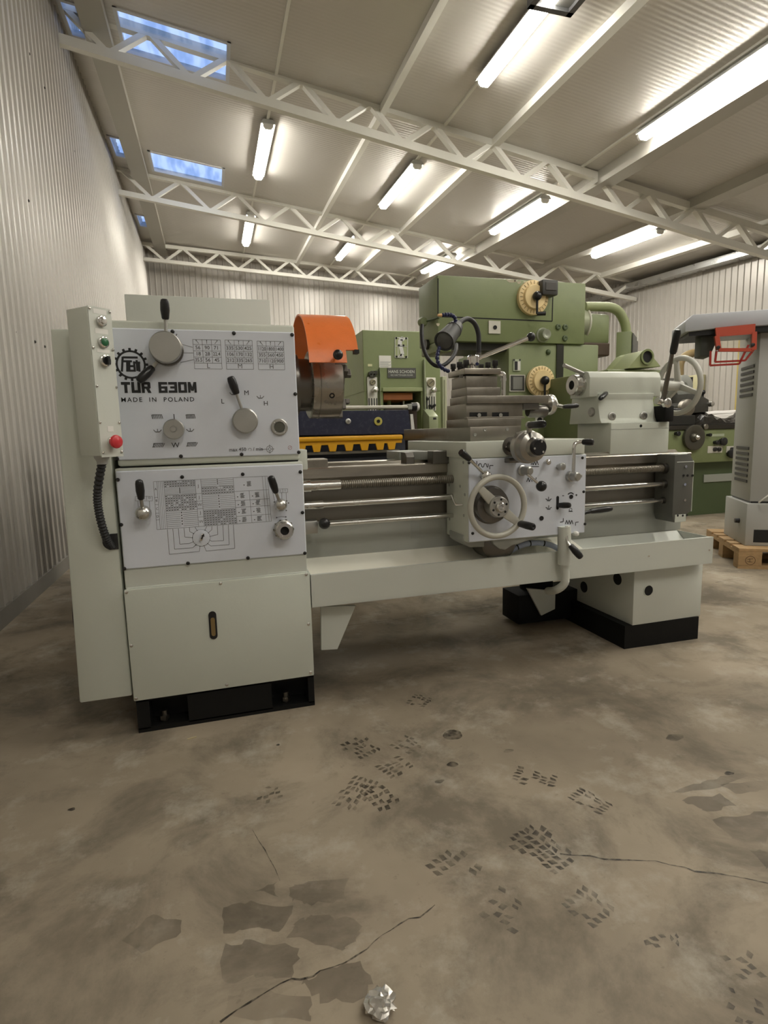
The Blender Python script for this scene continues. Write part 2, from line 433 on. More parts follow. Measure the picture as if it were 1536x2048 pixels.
# ceiling with rooflight openings -------------------------------------
LIGHTS = [(-.65, .40, 6.24, 6.93), (-.65, .40, 9.17, 9.87), (-1.14, -.95, 6.36, 6.90), (-1.14, -.95, 8.98, 9.62), (-1.14, -.95, 11.82, 12.42)]
xs = sorted({XL - .05, XR + .05, 2.0, 4.5, 6.5} | {v for q in LIGHTS for v in q[:2]})
ys = sorted({YF - .05, YB + .05, 0., 3., 6.55, 10.05, 13.2} | {v for q in LIGHTS for v in q[2:]})
bm = B(); V = {}
def cv(x, y, t):
    k = (x, y, t)
    if k not in V: V[k] = bm.verts.new((x, y, roofz(x, y) + t))
    return V[k]
for x0, x1 in zip(xs, xs[1:]):
    for y0, y1 in zip(ys, ys[1:]):
        cx, cy = (x0 + x1) / 2, (y0 + y1) / 2
        if any(q[0] < cx < q[1] and q[2] < cy < q[3] for q in LIGHTS): continue
        bm.faces.new((cv(x0, y0, 0), cv(x0, y1, 0), cv(x1, y1, 0), cv(x1, y0, 0)))
        bm.faces.new((cv(x0, y0, .03), cv(x1, y0, .03), cv(x1, y1, .03), cv(x0, y1, .03)))
ceiling = struct('ceiling', bm, CEILM)

def glass_material():
    m = bpy.data.materials.new('rooflight_pane'); m.use_nodes = True; nt = m.node_tree; N, L = nt.nodes, nt.links
    out = N['Material Output']; N.remove(N['Principled BSDF'])
    g = N.new('ShaderNodeBsdfGlossy'); g.inputs['Roughness'].default_value = 0.15; g.inputs['Color'].default_value = (.8, .85, .9, 1)
    t = N.new('ShaderNodeBsdfTransparent'); nz = N.new('ShaderNodeTexNoise'); nz.inputs['Scale'].default_value = 2.5; nz.inputs['Detail'].default_value = 2
    tc = N.new('ShaderNodeTexCoord'); mp = N.new('ShaderNodeMapping'); mp.inputs['Scale'].default_value = (3, .6, 1)
    L.new(tc.outputs['Object'], mp.inputs[0]); L.new(mp.outputs[0], nz.inputs['Vector'])
    rp = N.new('ShaderNodeValToRGB'); rp.color_ramp.elements[0].color = (.72, .78, .84, 1); rp.color_ramp.elements[1].color = (1, 1, 1, 1)
    rp.color_ramp.elements[0].position = .4; rp.color_ramp.elements[1].position = .6
    L.new(nz.outputs['Fac'], rp.inputs[0]); L.new(rp.outputs[0], t.inputs['Color'])
    mx = N.new('ShaderNodeMixShader'); mx.inputs[0].default_value = 0.06
    L.new(t.outputs[0], mx.inputs[1]); L.new(g.outputs[0], mx.inputs[2]); L.new(mx.outputs[0], out.inputs[0])
    return m
GLASS = glass_material()
FRAMEM = mat('rooflight_frame_white', (0.62, 0.63, 0.64), 0.5)
for i, (x0, x1, y0, y1) in enumerate(LIGHTS):
    bm = B(); w = .035
    for (a, b, c, d) in ((x0, x0 + w, y0, y1), (x1 - w, x1, y0, y1), (x0, x1, y0, y0 + w), (x0, x1, y1 - w, y1)):
        pts = [(p, q, roofz(p, q) - .012) for p, q in ((a, c), (b, c), (b, d), (a, d))]
        prism(bm, pts, (0, 0, .06))
    wn = struct('window_%d' % (i + 1), bm, FRAMEM)
    bm = B(); prism(bm, [(p, q, roofz(p, q) + .02) for p, q in ((x0 + .02, y0 + .02), (x1 - .02, y0 + .02), (x1 - .02, y1 - .02), (x0 + .02, y1 - .02))], (0, 0, .012))
    obj('pane', bm, GLASS, wn)

# purlins and rails along the hall -------------------------------------
def along(bm, x0, x1, drop, y0=YF, y1=YB, top=0.0):
    Y = [y0] + [k[0] for k in ROOF if y0 < k[0] < y1] + [y1]
    rings = []
    for y in Y:
        za = roofz((x0 + x1) / 2, y) + top
        rings.append([bm.verts.new((x, y, z)) for x, z in ((x0, za - drop), (x1, za - drop), (x1, za + .02), (x0, za + .02))])
    for a, b in zip(rings, rings[1:]):
        for k in range(4): bm.faces.new((a[k], b[k], b[(k + 1) % 4], a[(k + 1) % 4]))
    bm.faces.new(rings[0]); bm.faces.new(list(reversed(rings[-1]))); bmesh.ops.recalc_face_normals(bm, faces=bm.faces)
PURL = [(1.99, 2.06, .07, 'slim white purlin between the first two lamp rows from the left wall'),
        (3.36, 3.45, .07, 'white purlin between the second and third lamp rows'),
        (4.83, 5.05, .15, 'wide box purlin running beside the third lamp row'),
        (6.28, 6.52, .10, 'broad grey purlin just left of the fourth lamp row'),
        (7.55, 7.68, .08, 'white purlin nearest the right wall, under the eaves')]
for x0, x1, dr, lb in PURL:
    bm = B(); along(bm, x0, x1, dr); obj('purlin', bm, RAILW if dr < .1 else mat('grey_purlin', (.47, .45, .40), .45, .2), label=lb, cat='roof beam', group='purlins under the roof')
bm = B(); along(bm, -.95, -.72, .12); obj('eaves_beam', bm, mat('grey_beam', (.36, .345, .30), .5), label='wide grey beam running along the roof beside the left wall', cat='roof beam')
GALV = mat('galvanised_steel', (.55, .55, .54), .28, .9, var=.15, vscale=5)
bm = B()
for y0, y1 in ((YF, 3), (3, 6.55), (6.55, 10.05), (10.05, 13.3)):
    a, b = [Vector((XR - .17, y, min(3.80, roofz(XR, y) - .06))) for y in (y0, y1)]
    bar(bm, a, b, .24, .10)
obj('eaves_gutter', bm, GALV, label='shiny galvanised channel along the top of the right wall', cat='gutter')

# roof trusses ---------------------------------------------------------
def truss(Y, zl, sl, lb, depth=.31, step=.75, w=.088, x1=XR - .02, wb=.072):
    x0 = XL + .01
    t = thing('roof_truss', ((x0 + x1) / 2, Y, zl + sl * (x1 - x0) / 2), lb, 'truss', 'white lattice trusses under the roof')
    zb = lambda x: zl + sl * (x - x0)
    bm = B(); bar(bm, (x0, Y, zb(x0)), (x1, Y, zb(x1)), .075, w); obj('bottom_chord', bm, RAILW, t)
    bm = B(); bar(bm, (x0, Y, zb(x0) + depth), (x1, Y, zb(x1) + depth), .075, w); obj('top_chord', bm, RAILW, t)
    x = x0 + .05; up = False; src = {}
    while x + step / 2 < x1:
        a, b = (x, x + step / 2)
        za, zb_ = (zb(a) + (0 if up else depth), zb(b) + (depth if up else 0))
        c = Vector(((a + b) / 2, Y, (za + zb_) / 2))
        if up not in src:
            bm = B(); bar(bm, (a, Y, za), (b, Y, zb_), .05, wb, up=(0, 1, 0)); src[up] = obj('web_bar', bm, RAILW, t)
        else: link_copy(src[up], c, t)
        x += step / 2; up = not up
    return t
truss(6.55, 4.77, -.158, 'white lattice roof truss nearest the camera')
truss(10.05, 4.76, -.125, 'middle one of the three white lattice roof trusses', depth=.35, step=.86, w=.075, wb=.05)
truss(13.2, 4.68, -.055, 'farthest white lattice roof truss, in front of the back wall', depth=.30, step=.74, w=.07, wb=.045)

# fluorescent fittings -------------------------------------------------
DIFF = mat('lit_diffuser', (.9, .9, .85), .4, emit=((1.0, 0.96, 0.87), TUBE))
LAMPB = mat('fitting_grey', (.5, .5, .48), .5)
def lamp(x, y0, y1, lb, drop=.02, w=.125):
    c = ((x, (y0 + y1) / 2, roofz(x, (y0 + y1) / 2)))
    t = thing('fluorescent_light', (c[0], c[1], c[2] - .10), lb, 'light fitting', 'fluorescent lights under the roof')
    za, zb = roofz(x, y0) - drop, roofz(x, y1) - drop
    bm = B(); prism(bm, [(x + sx * w / 2, y0, za + h) for sx, h in ((-.9, 0), (.9, 0), (1.35, -.034), (1.35, -.048), (-1.35, -.048), (-1.35, -.034))], (0, y1 - y0, zb - za)); obj('housing', bm, LAMPB, t)
    pr = [(-1, -.046), (1, -.046), (.94, -.080), (.6, -.104), (-.6, -.104), (-.94, -.080)]
    bm = B(); prism(bm, [(x + sx * w / 2, y0 + .03, za + h) for sx, h in pr], (0, y1 - y0 - .06, zb - za)); obj('diffuser', bm, DIFF, t)
    bm = B(); prism(bm, [(x + sx * w / 2, y0, za + h) for sx, h in pr], (0, .028, 0)); e = obj('end_cap', bm, WHITE, t)
    link_copy(e, (ORG[e].x, y1 - .014, ORG[e].z + zb - za), t)
    for yy in (y0 + .25, y1 - .25):
        bm = B(); zz = roofz(x, yy); box(bm, x - .02, x + .02, yy - .012, yy + .012, zz - drop - .01, zz + .01); obj('bracket', bm, LAMPB, t)
BAYS = [(-2.6, -1.05), (.65, 2.22), (4.0, 5.55), (7.43, 9.02), (10.65, 12.3)]  # first two bays lie out of view, added to light lathe and floor
ROWX = [.86, 2.76, 4.66, 6.64]
ORDN = ['leftmost row', 'second row from left', 'third row from left', 'rightmost row']
BAYN = ['added unseen behind the camera', 'added unseen above the lathe tray', 'in front of the near truss', 'between near and middle trusses', 'between middle and far trusses']
SKIP = {(0, 2), (3, 4), (3, 2), (0, 1), (2, 0), (3, 0)}
for r, x in enumerate(ROWX):
    for k, (y0, y1) in enumerate(BAYS):
        if (r, k) in SKIP: continue
        lamp(x, y0, y1, 'lit fluorescent roof light, %s, %s' % (ORDN[r], BAYN[k]))
for x, lb in ((.86, 'thin cable rail joining the lamps of the leftmost row'), (2.76, 'thin cable rail joining the lamps of the second row'), (4.60, 'thin cable rail joining the lamps of the third row')):
    bm = B(); along(bm, x - .015, x + .015, .018); obj('cable_rail', bm, RAILW, label=lb, cat='cable rail', group='cable rails under the roof')
# dark radiant heater close to the second lamp row
hz = roofz(2.9, 4.2) - .16
t = thing('ceiling_heater', (2.86, 4.05, hz), 'dark grey flat heater frame hung beside the near lamp at top edge', 'heater')
bm = B(); c0 = at(1085, 6, 4.45); c1 = at(1141, 33, 4.45)
x0, x1 = 2.60, c1.x
for a, b, c, d in ((x0, x1, 4.40, 4.45), (x0, x1, 3.2, 3.25), (x0, x0 + .05, 3.2, 4.45), (x1 - .05, x1, 3.2, 4.45)): box(bm, a, b, c, d, c1.z - .01, c1.z + .06)
obj('frame', bm, mat('heater_dark', (.10, .10, .10), .4, .5), t)
bm = B(); box(bm, x0 + .04, x1 - .04, 3.24, 4.41, c1.z + .02, c1.z + .05); obj('panel', bm, mat('heater_panel', (.22, .215, .20), .4, .4), t)
for px, py in ((x0 + .1, 3.4), (x1 - .1, 3.4), (x0 + .1, 4.3), (x1 - .1, 4.3)):
    bm = B(); cyl(bm, (px, py, c1.z + .04), (px, py, roofz(px, py)), .006, seg=8); obj('hanger', bm, GALV, t)
# ================================================================== THE LATHE
LT = thing('lathe', (0.85, 2.3, 0.0), 'large pale grey centre lathe with white control panels on black plinths', 'lathe')
YC, YG, YH, YA = 1.975, 1.985, 2.0, 1.95
def part(name, bm, m, parent=LT, smooth=None, label=None, kind=None): return obj(name, bm, m, parent, smooth=smooth, label=label, kind=kind)

def screws(parent, pts, Y, m, r, th=.004, hexa=False, name='screw'):
    src = None
    for px, py in pts:
        p = at(px, py, Y)
        if src is None:
            bm = B(); revolve(bm, (p.x, Y, p.z), (0, -1, 0), [(0, r), (th * .6, r), (th, r * .6)], 6 if hexa else 12)
            src = part(name, bm, m, parent, smooth=40)
        else: link_copy(src, (p.x, ORG[src].y, p.z), parent)
Z1 = lambda px, py: (100 + px * .35156, 580 + py * .35156)         # crop of the headstock
Z2 = lambda px, py: (100 + px * .36458, 920 + py * .36458)         # crop of the gearbox and cabinet
Z4 = lambda px, py: (820 + px * .27344, 540 + py * .27344)
Z5 = lambda px, py: (860 + px * .23438, 840 + py * .23438)         # crop of the apron
Z6 = lambda px, py: (1100 + px * .28385, 560 + py * .28385)        # crop of the tailstock
Z7 = lambda px, py: (1100 + px * .28385, 840 + py * .28385)
Z8 = lambda px, py: (600 + px * .41667, 880 + py * .41667)

# ---- left plinth, cabinet, gearbox, headstock ------------------------
XA, XB = -.317, .297
bm = B()
box(bm, XA + .005, XB, 2.06, 2.60, 0, .125)
box(bm, XA + .005, XB, 1.985, 2.06, .112, .125); box(bm, XA + .005, XB, 1.985, 2.06, 0, .016)
for a, b in ((XA + .005, XA + .045), (XA + .17, XB - .155), (XB - .022, XB)): box(bm, a, b, 1.985, 2.062, .012, .116)
part('plinth', bm, BLACKPAINT)
src = None
for px, py in ((330, 1437), (572, 1395)):
    p = at(px, py, 2.02)
    bm = B(); cyl(bm, (p.x, 2.02, .014), (p.x, 2.02, .055), .011, seg=12); revolve(bm, (p.x, 2.02, .022), (0, 0, 1), [(0, .018), (.016, .018)], 6)
    part('levelling_bolt', bm, CAST)
bm = B(); box(bm, XA + .006, XB - .006, YC + .012, 2.60, .12, .512, .003); part('cabinet', bm, PAINT2)
bm = B(); box(bm, XA, XB + .001, YC, YC + .012, .120, .508, .004)
cabdoor = part('cabinet_cover', bm, PAINT, smooth=30)
screws(cabdoor, [Z2(*q) for q in ((420, 725), (936, 676), (1405, 628), (1418, 900), (1430, 1165), (970, 1232), (473, 1307), (447, 1018))], YC, CHROME, .0055)
def slot(bm, cx, z0, z1, w, Y, th):
    r = w / 2; pts = []
    for k in range(9): a = math.pi * k / 8; pts.append((cx + r * math.cos(a), z1 - r + r * math.sin(a)))
    for k in range(9): a = math.pi + math.pi * k / 8; pts.append((cx + r * math.cos(a), z0 + r + r * math.sin(a)))
    prismY(bm, pts, Y, Y + th)
pz0, pz1 = at(428, 1278, YC), at(427, 1222, YC)
bm = B(); slot(bm, pz0.x, pz0.z, pz1.z, .026, YC - .003, .004); sg = part('oil_sight_glass', bm, BLACK)
bm = B(); slot(bm, pz0.x, pz0.z + .012, pz1.z - .022, .014, YC - .0042, .002); obj('oil_window', bm, mat('amber_oil', (.22, .15, .06), .2), sg)
bm = B(); box(bm, XA + .004, XB - .006, YC + .016, 2.60, .508, .572, .002); part('base_casting', bm, PAINT2)
bm = B(); box(bm, XA + .004, XB - .004, YG + .007, 2.56, .570, .906, .004); part('gearbox_housing', bm, PAINT2, smooth=30)
bm = B(); box(bm, XA + .006, XB - .006, YG, YG + .007, .575, .898, .003, 1); gplate = part('gearbox_plate', bm, PLATE)
screws(gplate, [Z2(*q) for q in ((372, 108), (725, 93), (1057, 78), (1373, 65), (1385, 288), (1398, 511), (1086, 537), (757, 566), (408, 596), (391, 355))], YG, BLACK, .0062)
XHa, XHb = -.305, .2865
bm = B(); box(bm, XHa, XHb, YH + .006, 2.62, .912, 1.372, .008, 3); part('headstock_casting', bm, PAINT, smooth=30)
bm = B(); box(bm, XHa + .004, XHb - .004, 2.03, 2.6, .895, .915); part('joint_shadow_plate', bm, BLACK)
bm = B(); box(bm, XHa + .002, XHb - .001, YH, YH + .006, .932, 1.347, .003, 1); hplate = part('headstock_plate', bm, PLATE)
screws(hplate, [Z1(*q) for q in ((697, 237), (1046, 246), (1377, 255), (1395, 592), (1415, 923), (1090, 935), (745, 946), (381, 960))], YH, BLACK, .0064)
# end cover on the left
bm = B(); prismY(bm, [(-.484, .135), (-.322, .135), (-.322, 1.338), (-.456, 1.338)], 1.99, 2.62, .006); part('end_cover', bm, PAINT, smooth=30)
bm = B(); n0 = at(240, 1066, 1.984); c0 = at(222, 1084, 1.984); r = .026
pts = [(-.3225, c0.z + r)] + [(c0.x + r * math.cos(a), c0.z + r * math.sin(a)) for a in [math.pi / 2 + math.pi * k / 10 for k in range(11)]] + [(-.3225, c0.z - r)]
prismY(bm, pts, 1.9865, 2.0); part('cable_entry', bm, RUBBER)
bm = B(); tube(bm, smooth_path([(-.47, 2.45, .62), (-.50, 2.3, .55), (-.512, 2.2, .42), (-.508, 2.2, .30), (-.47, 2.3, .18)]), .013); part('motor_cable', bm, RUBBER, smooth=60)
# ---- print on the headstock plate ------------------------------------
YP = YH - .0008
def hp(px, py): p = at(*Z1(px, py), YP); return p.x, p.z
GLYPH = {'T': [(0, .74, 1, 1), (.33, 0, .67, 1)], 'U': [(0, 0, .32, 1), (.68, 0, 1, 1), (0, 0, 1, .25)],
         '6': [(0, 0, .32, 1), (0, .76, 1, 1), (0, 0, 1, .22), (.68, 0, 1, .58), (0, .40, 1, .60)],
         '3': [(0, .76, 1, 1), (0, 0, 1, .22), (.68, 0, 1, 1), (.2, .40, 1, .60)], '0': [(0, 0, .32, 1), (.68, 0, 1, 1), (0, 0, 1, .22), (0, .78, 1, 1)],
         'R': [(0, 0, .32, 1), (0, .76, .94, 1), (0, .38, .94, .58), (.66, .44, 1, .94)], 'M': [(0, 0, .27, 1), (.73, 0, 1, 1)], ' ': []}
def block_text(bm, s, x, z, w, h, Y, gap=.12):
    """heavy poster letters from straight strokes"""
    cw = w / (len(s) + gap * (len(s) - 1) - .35 * s.count(' ')); px = x; k = 0
    for ch in s:
        for (a, b, c, d) in GLYPH[ch]:
            poly(bm, [(px + a * cw, z + b * h), (px + c * cw, z + b * h), (px + c * cw, z + d * h), (px + a * cw, z + d * h)], Y - .00003 * k); k += 1
        if ch == 'R': poly(bm, [(px + .45 * cw, z + .42 * h), (px + .68 * cw, z), (px + 1.06 * cw, z), (px + .80 * cw, z + .46 * h)], Y - .00003 * k); k += 1
        if ch == 'M':
            for sg in (1, -1):
                m_ = px + .5 * cw; e_ = px + (.10 if sg > 0 else .90) * cw
                poly(bm, [(e_ - .12 * cw * sg, z + h), (e_ + .22 * cw * sg, z + h), (m_ + .14 * cw * sg, z + .18 * h), (m_ - .14 * cw * sg, z + .18 * h)], Y - .00003 * k); k += 1
        px += cw * (.65 if ch == ' ' else 1) + cw * gap
bm = B(); (x, z), (x2, _) = hp(408, 586), hp(836, 586)
block_text(bm, 'TUR 630M', x, z, x2 - x, .0345, YP); obj('model_name', bm, INK, hplate, kind='stuff')
bm = B(); x, z = hp(403, 626); text_to(bm, 'MADE  IN  POLAND', (x, YP, z), .0200, bold=.00018, spacing=1.28, stretch=1.02); obj('origin_lettering', bm, INK, hplate, kind='stuff')
for s, q, sz in (('L', (982, 634), .022), ('M', (1118, 586), .022), ('H', (1228, 646), .022), ('J', (706, 722), .024), ('W', (714, 884), .024)):
    x, z = hp(*q); bm = B(); text_to(bm, s, (x, YP, z), sz, align='CENTER'); obj('letter', bm, INK, hplate)
# gear emblem
gx, gz = hp(460, 424); R0 = .0445; bm = B()
ringp(bm, gx, gz, R0 - .006, R0, YP)
for k in range(16):
    a = 2 * math.pi * k / 16
    poly(bm, [(gx + r_ * math.cos(a + t), gz + r_ * math.sin(a + t)) for r_, t in ((R0 - .001, -.09), (R0 + .007, -.07), (R0 + .007, .07), (R0 - .001, .09))], YP)
for k, (x0, z0, x1, z1) in enumerate(((-.022, .022, .022, .022), (-.027, .010, .004, .010), (-.022, .024, -.028, -.022), (-.010, .010, -.012, -.022), (-.004, .010, -.006, -.022), (-.006, -.019, .012, -.019), (.010, .010, .010, -.022), (-.006, -.005, .012, -.005), (.018, .014, .018, -.020), (.010, .006, .028, .006), (.024, .006, .024, -.022))):
    ln(bm, gx + x0, gz + z0, gx + x1, gz + z1, YP - .00003 * k, .0065)
obj('gear_emblem', bm, INK, hplate, kind='stuff', label='black gear wheel emblem')
TAB = [(('56', '90', '71'), ('18', '28', '22.4'), ('35.5', '56', '45'), 'L', (812, 281), (968, 284), (980, 449), (823, 449)),
       (('335', '530', '425'), ('106', '170', '132'), ('212', '335', '265'), 'M', (996, 284), (1150, 288), (1158, 452), (1004, 449)),
       (('1120', '1800', '1400'), ('355', '560', '450'), ('710', '1120', '900'), 'H', (1178, 290), (1328, 293), (1336, 454), (1186, 452))]
for r1, r2, r3, lt, a, b, c, d in TAB:
    bm = B()
    xa, xb = (hp(*a)[0] + hp(*d)[0]) / 2, (hp(*b)[0] + hp(*c)[0]) / 2
    za, zb = (hp(*a)[1] + hp(*b)[1]) / 2, (hp(*c)[1] + hp(*d)[1]) / 2
    H_ = za - zb; rows = [0, .17, .385, .595, .80, 1]
    for f in rows: ln(bm, xa, za - f * H_, xb, za - f * H_, YP, .0011)
    for i, f in enumerate((0, 1 / 3, 2 / 3, 1)): ln(bm, xa + f * (xb - xa), za, xa + f * (xb - xa), za - (1 if i in (0, 3) else .80) * H_, YP, .0011)
    for j, row in enumerate((r1, r2, r3)):
        for i, s in enumerate(row):
            text_to(bm, s, (xa + (i + .5) / 3 * (xb - xa), YP, za - (rows[j + 1] + rows[j + 2]) / 2 * H_), .0165, align='CENTER', bold=.0002, stretch=.98 if len(s) < 4 else .82)
    text_to(bm, lt, ((xa + xb) / 2, YP, za - .9 * H_), .021, align='CENTER')
    for i, dx in enumerate((-1, 0, 1)):
        cx, cz = xa + (i + .5) / 3 * (xb - xa), za - .085 * H_
        ln(bm, cx - dx * .004, cz - .005, cx + dx * .004, cz + .005, YP, .0014); disc(bm, cx + dx * .004, cz + .005, .0018, YP, 6)
    obj('speed_table', bm, GINK, hplate, kind='stuff', label='printed spindle speed table %s' % lt)
for a, b in (((735, 305), (812, 326)), ((750, 358), (815, 358)), ((742, 412), (818, 396))):
    (x0, z0), (x1, z1) = hp(*a), hp(*b); bm = B(); ln(bm, x0, z0, x1, z1, YP, .0014); obj('leader_line', bm, GINK, hplate)
for a, b in (((596, 250), (606, 262)), ((722, 250), (714, 264))):
    (x0, z0), (x1, z1) = hp(*a), hp(*b); bm = B(); ln(bm, x0, z0, x1, z1, YP, .003); obj('position_mark', bm, GINK, hplate)
def thread(q, w, h, slant):
    x, z = hp(*q); bm = B()
    for k in range(7):
        u = x - w / 2 + w * k / 6; ln(bm, u - slant, z - h / 2, u + slant, z + h / 2, YP - .00002 * k, .0023)
    ln(bm, x - w / 2, z + h / 2, x + w / 2, z + h / 2, YP, .0022); ln(bm, x - w / 2, z - h / 2, x - w / 2, z + h / 2, YP, .0016)
    obj('thread_symbol', bm, GINK, hplate, kind='stuff')
thread((610, 721), .030, .013, -.0015); thread((800, 720), .026, .013, -.0015); thread((618, 884), .030, .013, .004); thread((808, 879), .028, .013, .004)
def spindle_sign(q, s=1.0):
    x, z = hp(*q); bm = B()
    ln(bm, x - .012 * s, z + .004, x - .006 * s, z - .003, YP, .0022); ln(bm, x + .012 * s, z + .004, x + .006 * s, z - .003, YP, .0022); ln(bm, x - .006 * s, z - .003, x + .006 * s, z - .003, YP, .003); ln(bm, x, z - .001, x, z + .007, YP, .0022)
    obj('spindle_symbol', bm, GINK, hplate, kind='stuff')
for q in ((612, 802), (798, 798), (1197, 610), (1043, 590)): spindle_sign(q)
bm = B(); x, z = hp(1018, 910); text_to(bm, 'max 450', (x, YP, z), .0165, bold=.0003); x, z = hp(1155, 906); text_to(bm, '/ min', (x, YP, z), .0165, bold=.0003)
x, z = hp(1137, 908); ringp(bm, x, z, .0045, .0057, YP, 14, -1.0, 3.6); obj('speed_limit_lettering', bm, GINK, hplate, kind='stuff')
bm = B(); x, z = hp(1250, 905); ringp(bm, x, z, .0105, .012, YP, 20); ringp(bm, x, z, .004, .0052, YP, 14)
for k in range(4): a = math.pi / 2 * k; ln(bm, x + .004 * math.cos(a), z + .004 * math.sin(a), x + .016 * math.cos(a), z + .016 * math.sin(a), YP, .0014)
ln(bm, x - .028, z - .001, x - .016, z, YP, .0014); obj('chuck_symbol', bm, GINK, hplate, kind='stuff')
bm = B(); x, z = hp(1365, 897); ringp(bm, x, z, .006, .0072, YP, 14); ln(bm, x - .005, z - .004, x + .005, z + .004, YP, .001); obj('red_stamp', bm, mat('faded_red_ink', (.42, .2, .2), .6), hplate, kind='stuff')

# ---- levers -----------------------------------------------------------
def grip(bm, a, b, r, mi=0):
    a, b = Vector(a), Vector(b); L_ = (b - a).length
    revolve(bm, a, b - a, [(0, r * .62), (L_ * .06, r * .78), (L_ * .45, r), (L_ * .8, r * .95), (L_ * .95, r * .8), (L_, r * .5)], 14, mi)
def P(q, Y): return at(q[0], q[1], Y)
def lever(parent, s0, s1, g1, Ya, Yb, Yc, rr, gr, name='lever', gripmat=BLACK, rod=CHROME, r2=None):
    """rod from s0 to s1 carrying a grip from s1 to g1 (pixels with the depth of each)"""
    a, b, c = P(s0, Ya), P(s1, Yb), P(g1, Yc)
    bm = B(); cyl(bm, a, b + (c - b) * .3, rr, r2, seg=12); l = part(name, bm, rod, parent, smooth=40)
    bm = B(); grip(bm, b, c, gr); obj('grip', bm, gripmat, l, smooth=40) if parent is LT else part('grip', bm, gripmat, parent, smooth=40)
    return l
c = P(Z1(668, 343), YH)
bm = B(); revolve(bm, c, (0, -1, 0), [(0, .046), (.006, .0505), (.018, .0505), (.022, .047)], 36); d1 = part('speed_dial', bm, CAST, smooth=35)
c = P(Z1(663, 338), YH)
bm = B(); revolve(bm, c + Vector((0, -.022, 0)), (0, -1, 0), [(0, .046), (.004, .0488), (.030, .0488), (.034, .046), (.0345, .010), (.0345, 0)], 36); obj('dial_face', bm, BRUSH, d1, smooth=30)
yy = 1.967
a, b, e = P(Z1(659, 270), yy), P(Z1(657, 168), yy), P(Z1(651, 50), yy - .01)
bm = B(); cyl(bm, a - Vector((0, 0, .02)), b, .0055, seg=12); obj('lever_rod', bm, BRUSH, d1, smooth=40)
bm = B(); grip(bm, b, e, .0145); obj('lever_grip', bm, BLACK, d1, smooth=40)
a, b, e = P(Z1(612, 405), 1.99), P(Z1(585, 440), 1.985), P(Z1(502, 520), 1.965)
bm = B(); cyl(bm, a + (a - b) * .6, b, .006, seg=12); obj('lever_rod', bm, BRUSH, d1, smooth=40)
bm = B(); grip(bm, b, e, .0145); obj('lever_grip', bm, BLACK, d1, smooth=40)
c = P(Z1(1109, 745), YH)
bm = B(); revolve(bm, c, (0, -1, 0), [(0, .039), (.004, .0425), (.022, .0425), (.026, .0385), (.0265, .008), (.0265, 0)], 36); d2 = part('range_dial', bm, BRUSH, smooth=30)
a, b, e = P(Z1(1092, 680), 1.985), P(Z1(1062, 592), 1.98), P(Z1(1025, 492), 1.972)
bm = B(); cyl(bm, a + (a - b) * .25, b, .0052, seg=12); obj('lever_rod', bm, BRUSH, d2, smooth=40)
bm = B(); grip(bm, b, e, .0145); obj('lever_grip', bm, BLACK, d2, smooth=40)
c = P(Z1(707, 793), YH)
bm = B(); revolve(bm, c, (0, -1, 0), [(0, .022), (.012, .022), (.014, .031), (.017, .033), (.032, .033), (.036, .030), (.036, .011), (.032, .011), (.032, .008), (.038, .008), (.038, 0)], 36); part('thread_selector_knob', bm, BRUSH, smooth=30)
c = P(Z1(1304, 780), YH)
bm = B(); revolve(bm, c, (0, -1, 0), [(0, .029), (.006, .029), (.008, .026), (.008, .019), (.003, .018), (.003, 0)], 32); sgl = part('oil_flow_glass', bm, BRUSH, smooth=30)
bm = B(); revolve(bm, c + Vector((0, -.0035, 0)), (0, -1, 0), [(0, .018), (.001, .018)], 24); obj('lens', bm, mat('dark_glass', (.10, .10, .08), .08), sgl)
for k in range(4):
    a = math.pi / 4 + math.pi / 2 * k; p = c + Vector((.0225 * math.cos(a), -.008, .0225 * math.sin(a)))
    bm = B(); revolve(bm, p, (0, -1, 0), [(0, .003), (.002, .003)], 8); obj('screw', bm, CHROME, sgl)

# ---- gearbox plate: print, table, levers ------------------------------
YQ = YG - .0008
def gp(px, py): p = at(280 + px * .20833, 930 + py * .20833, YQ); return p.x, p.z
bm = B()
def quadpt(u, v):                                    # table corners in the crop, u right, v down
    A, B_, C, D_ = (128, 160), (1222, 106), (1262, 540), (162, 620)
    x = (A[0] * (1 - u) + B_[0] * u) * (1 - v) + (D_[0] * (1 - u) + C[0] * u) * v
    y = (A[1] * (1 - u) + B_[1] * u) * (1 - v) + (D_[1] * (1 - u) + C[1] * u) * v
    return gp(x, y)
def tl(u0, v0, u1, v1, w=.0009): (x0, z0), (x1, z1) = quadpt(u0, v0), quadpt(u1, v1); ln(bm, x0, z0, x1, z1, YQ, w)
for v in (0, 1): tl(0, v, 1, v)
for u in (0, .03, .365, .415, .70, .955, .98, 1.0): tl(u, 0, u, 1)
for u in (.045, .06, .075, .09): tl(u, 0, u, 1, .0006)
tl(.83, .30, .83, 1)
for v in (.30, .50, .65, .84): tl(.70, v, 1.0, v)
for v in (.30, .46, .62, .80): tl(.365, v, .415, v)
for v in (.33, .48, .66, .80): tl(0, v, .03, v)
def dense(u0, u1, v0, v1, nr, nc, w=.0006):
    for k in range(nr + 1): tl(u0, v0 + (v1 - v0) * k / nr, u1, v0 + (v1 - v0) * k / nr, w)
    for k in range(nc + 1): tl(u0 + (u1 - u0) * k / nc, v0, u0 + (u1 - u0) * k / nc, v1, w)
rnd = random.Random(3)
def figures(u0, u1, v0, v1, nr, nc, skip=0.1):       # the tiny figures filling the cells
    for i in range(nr):
        for j in range(nc):
            if rnd.random() < skip: continue
            u, v = u0 + (u1 - u0) * (j + .5) / nc, v0 + (v1 - v0) * (i + .5) / nr; du = (u1 - u0) / nc * .30
            tl(u - du, v, u + du, v, .0030); 
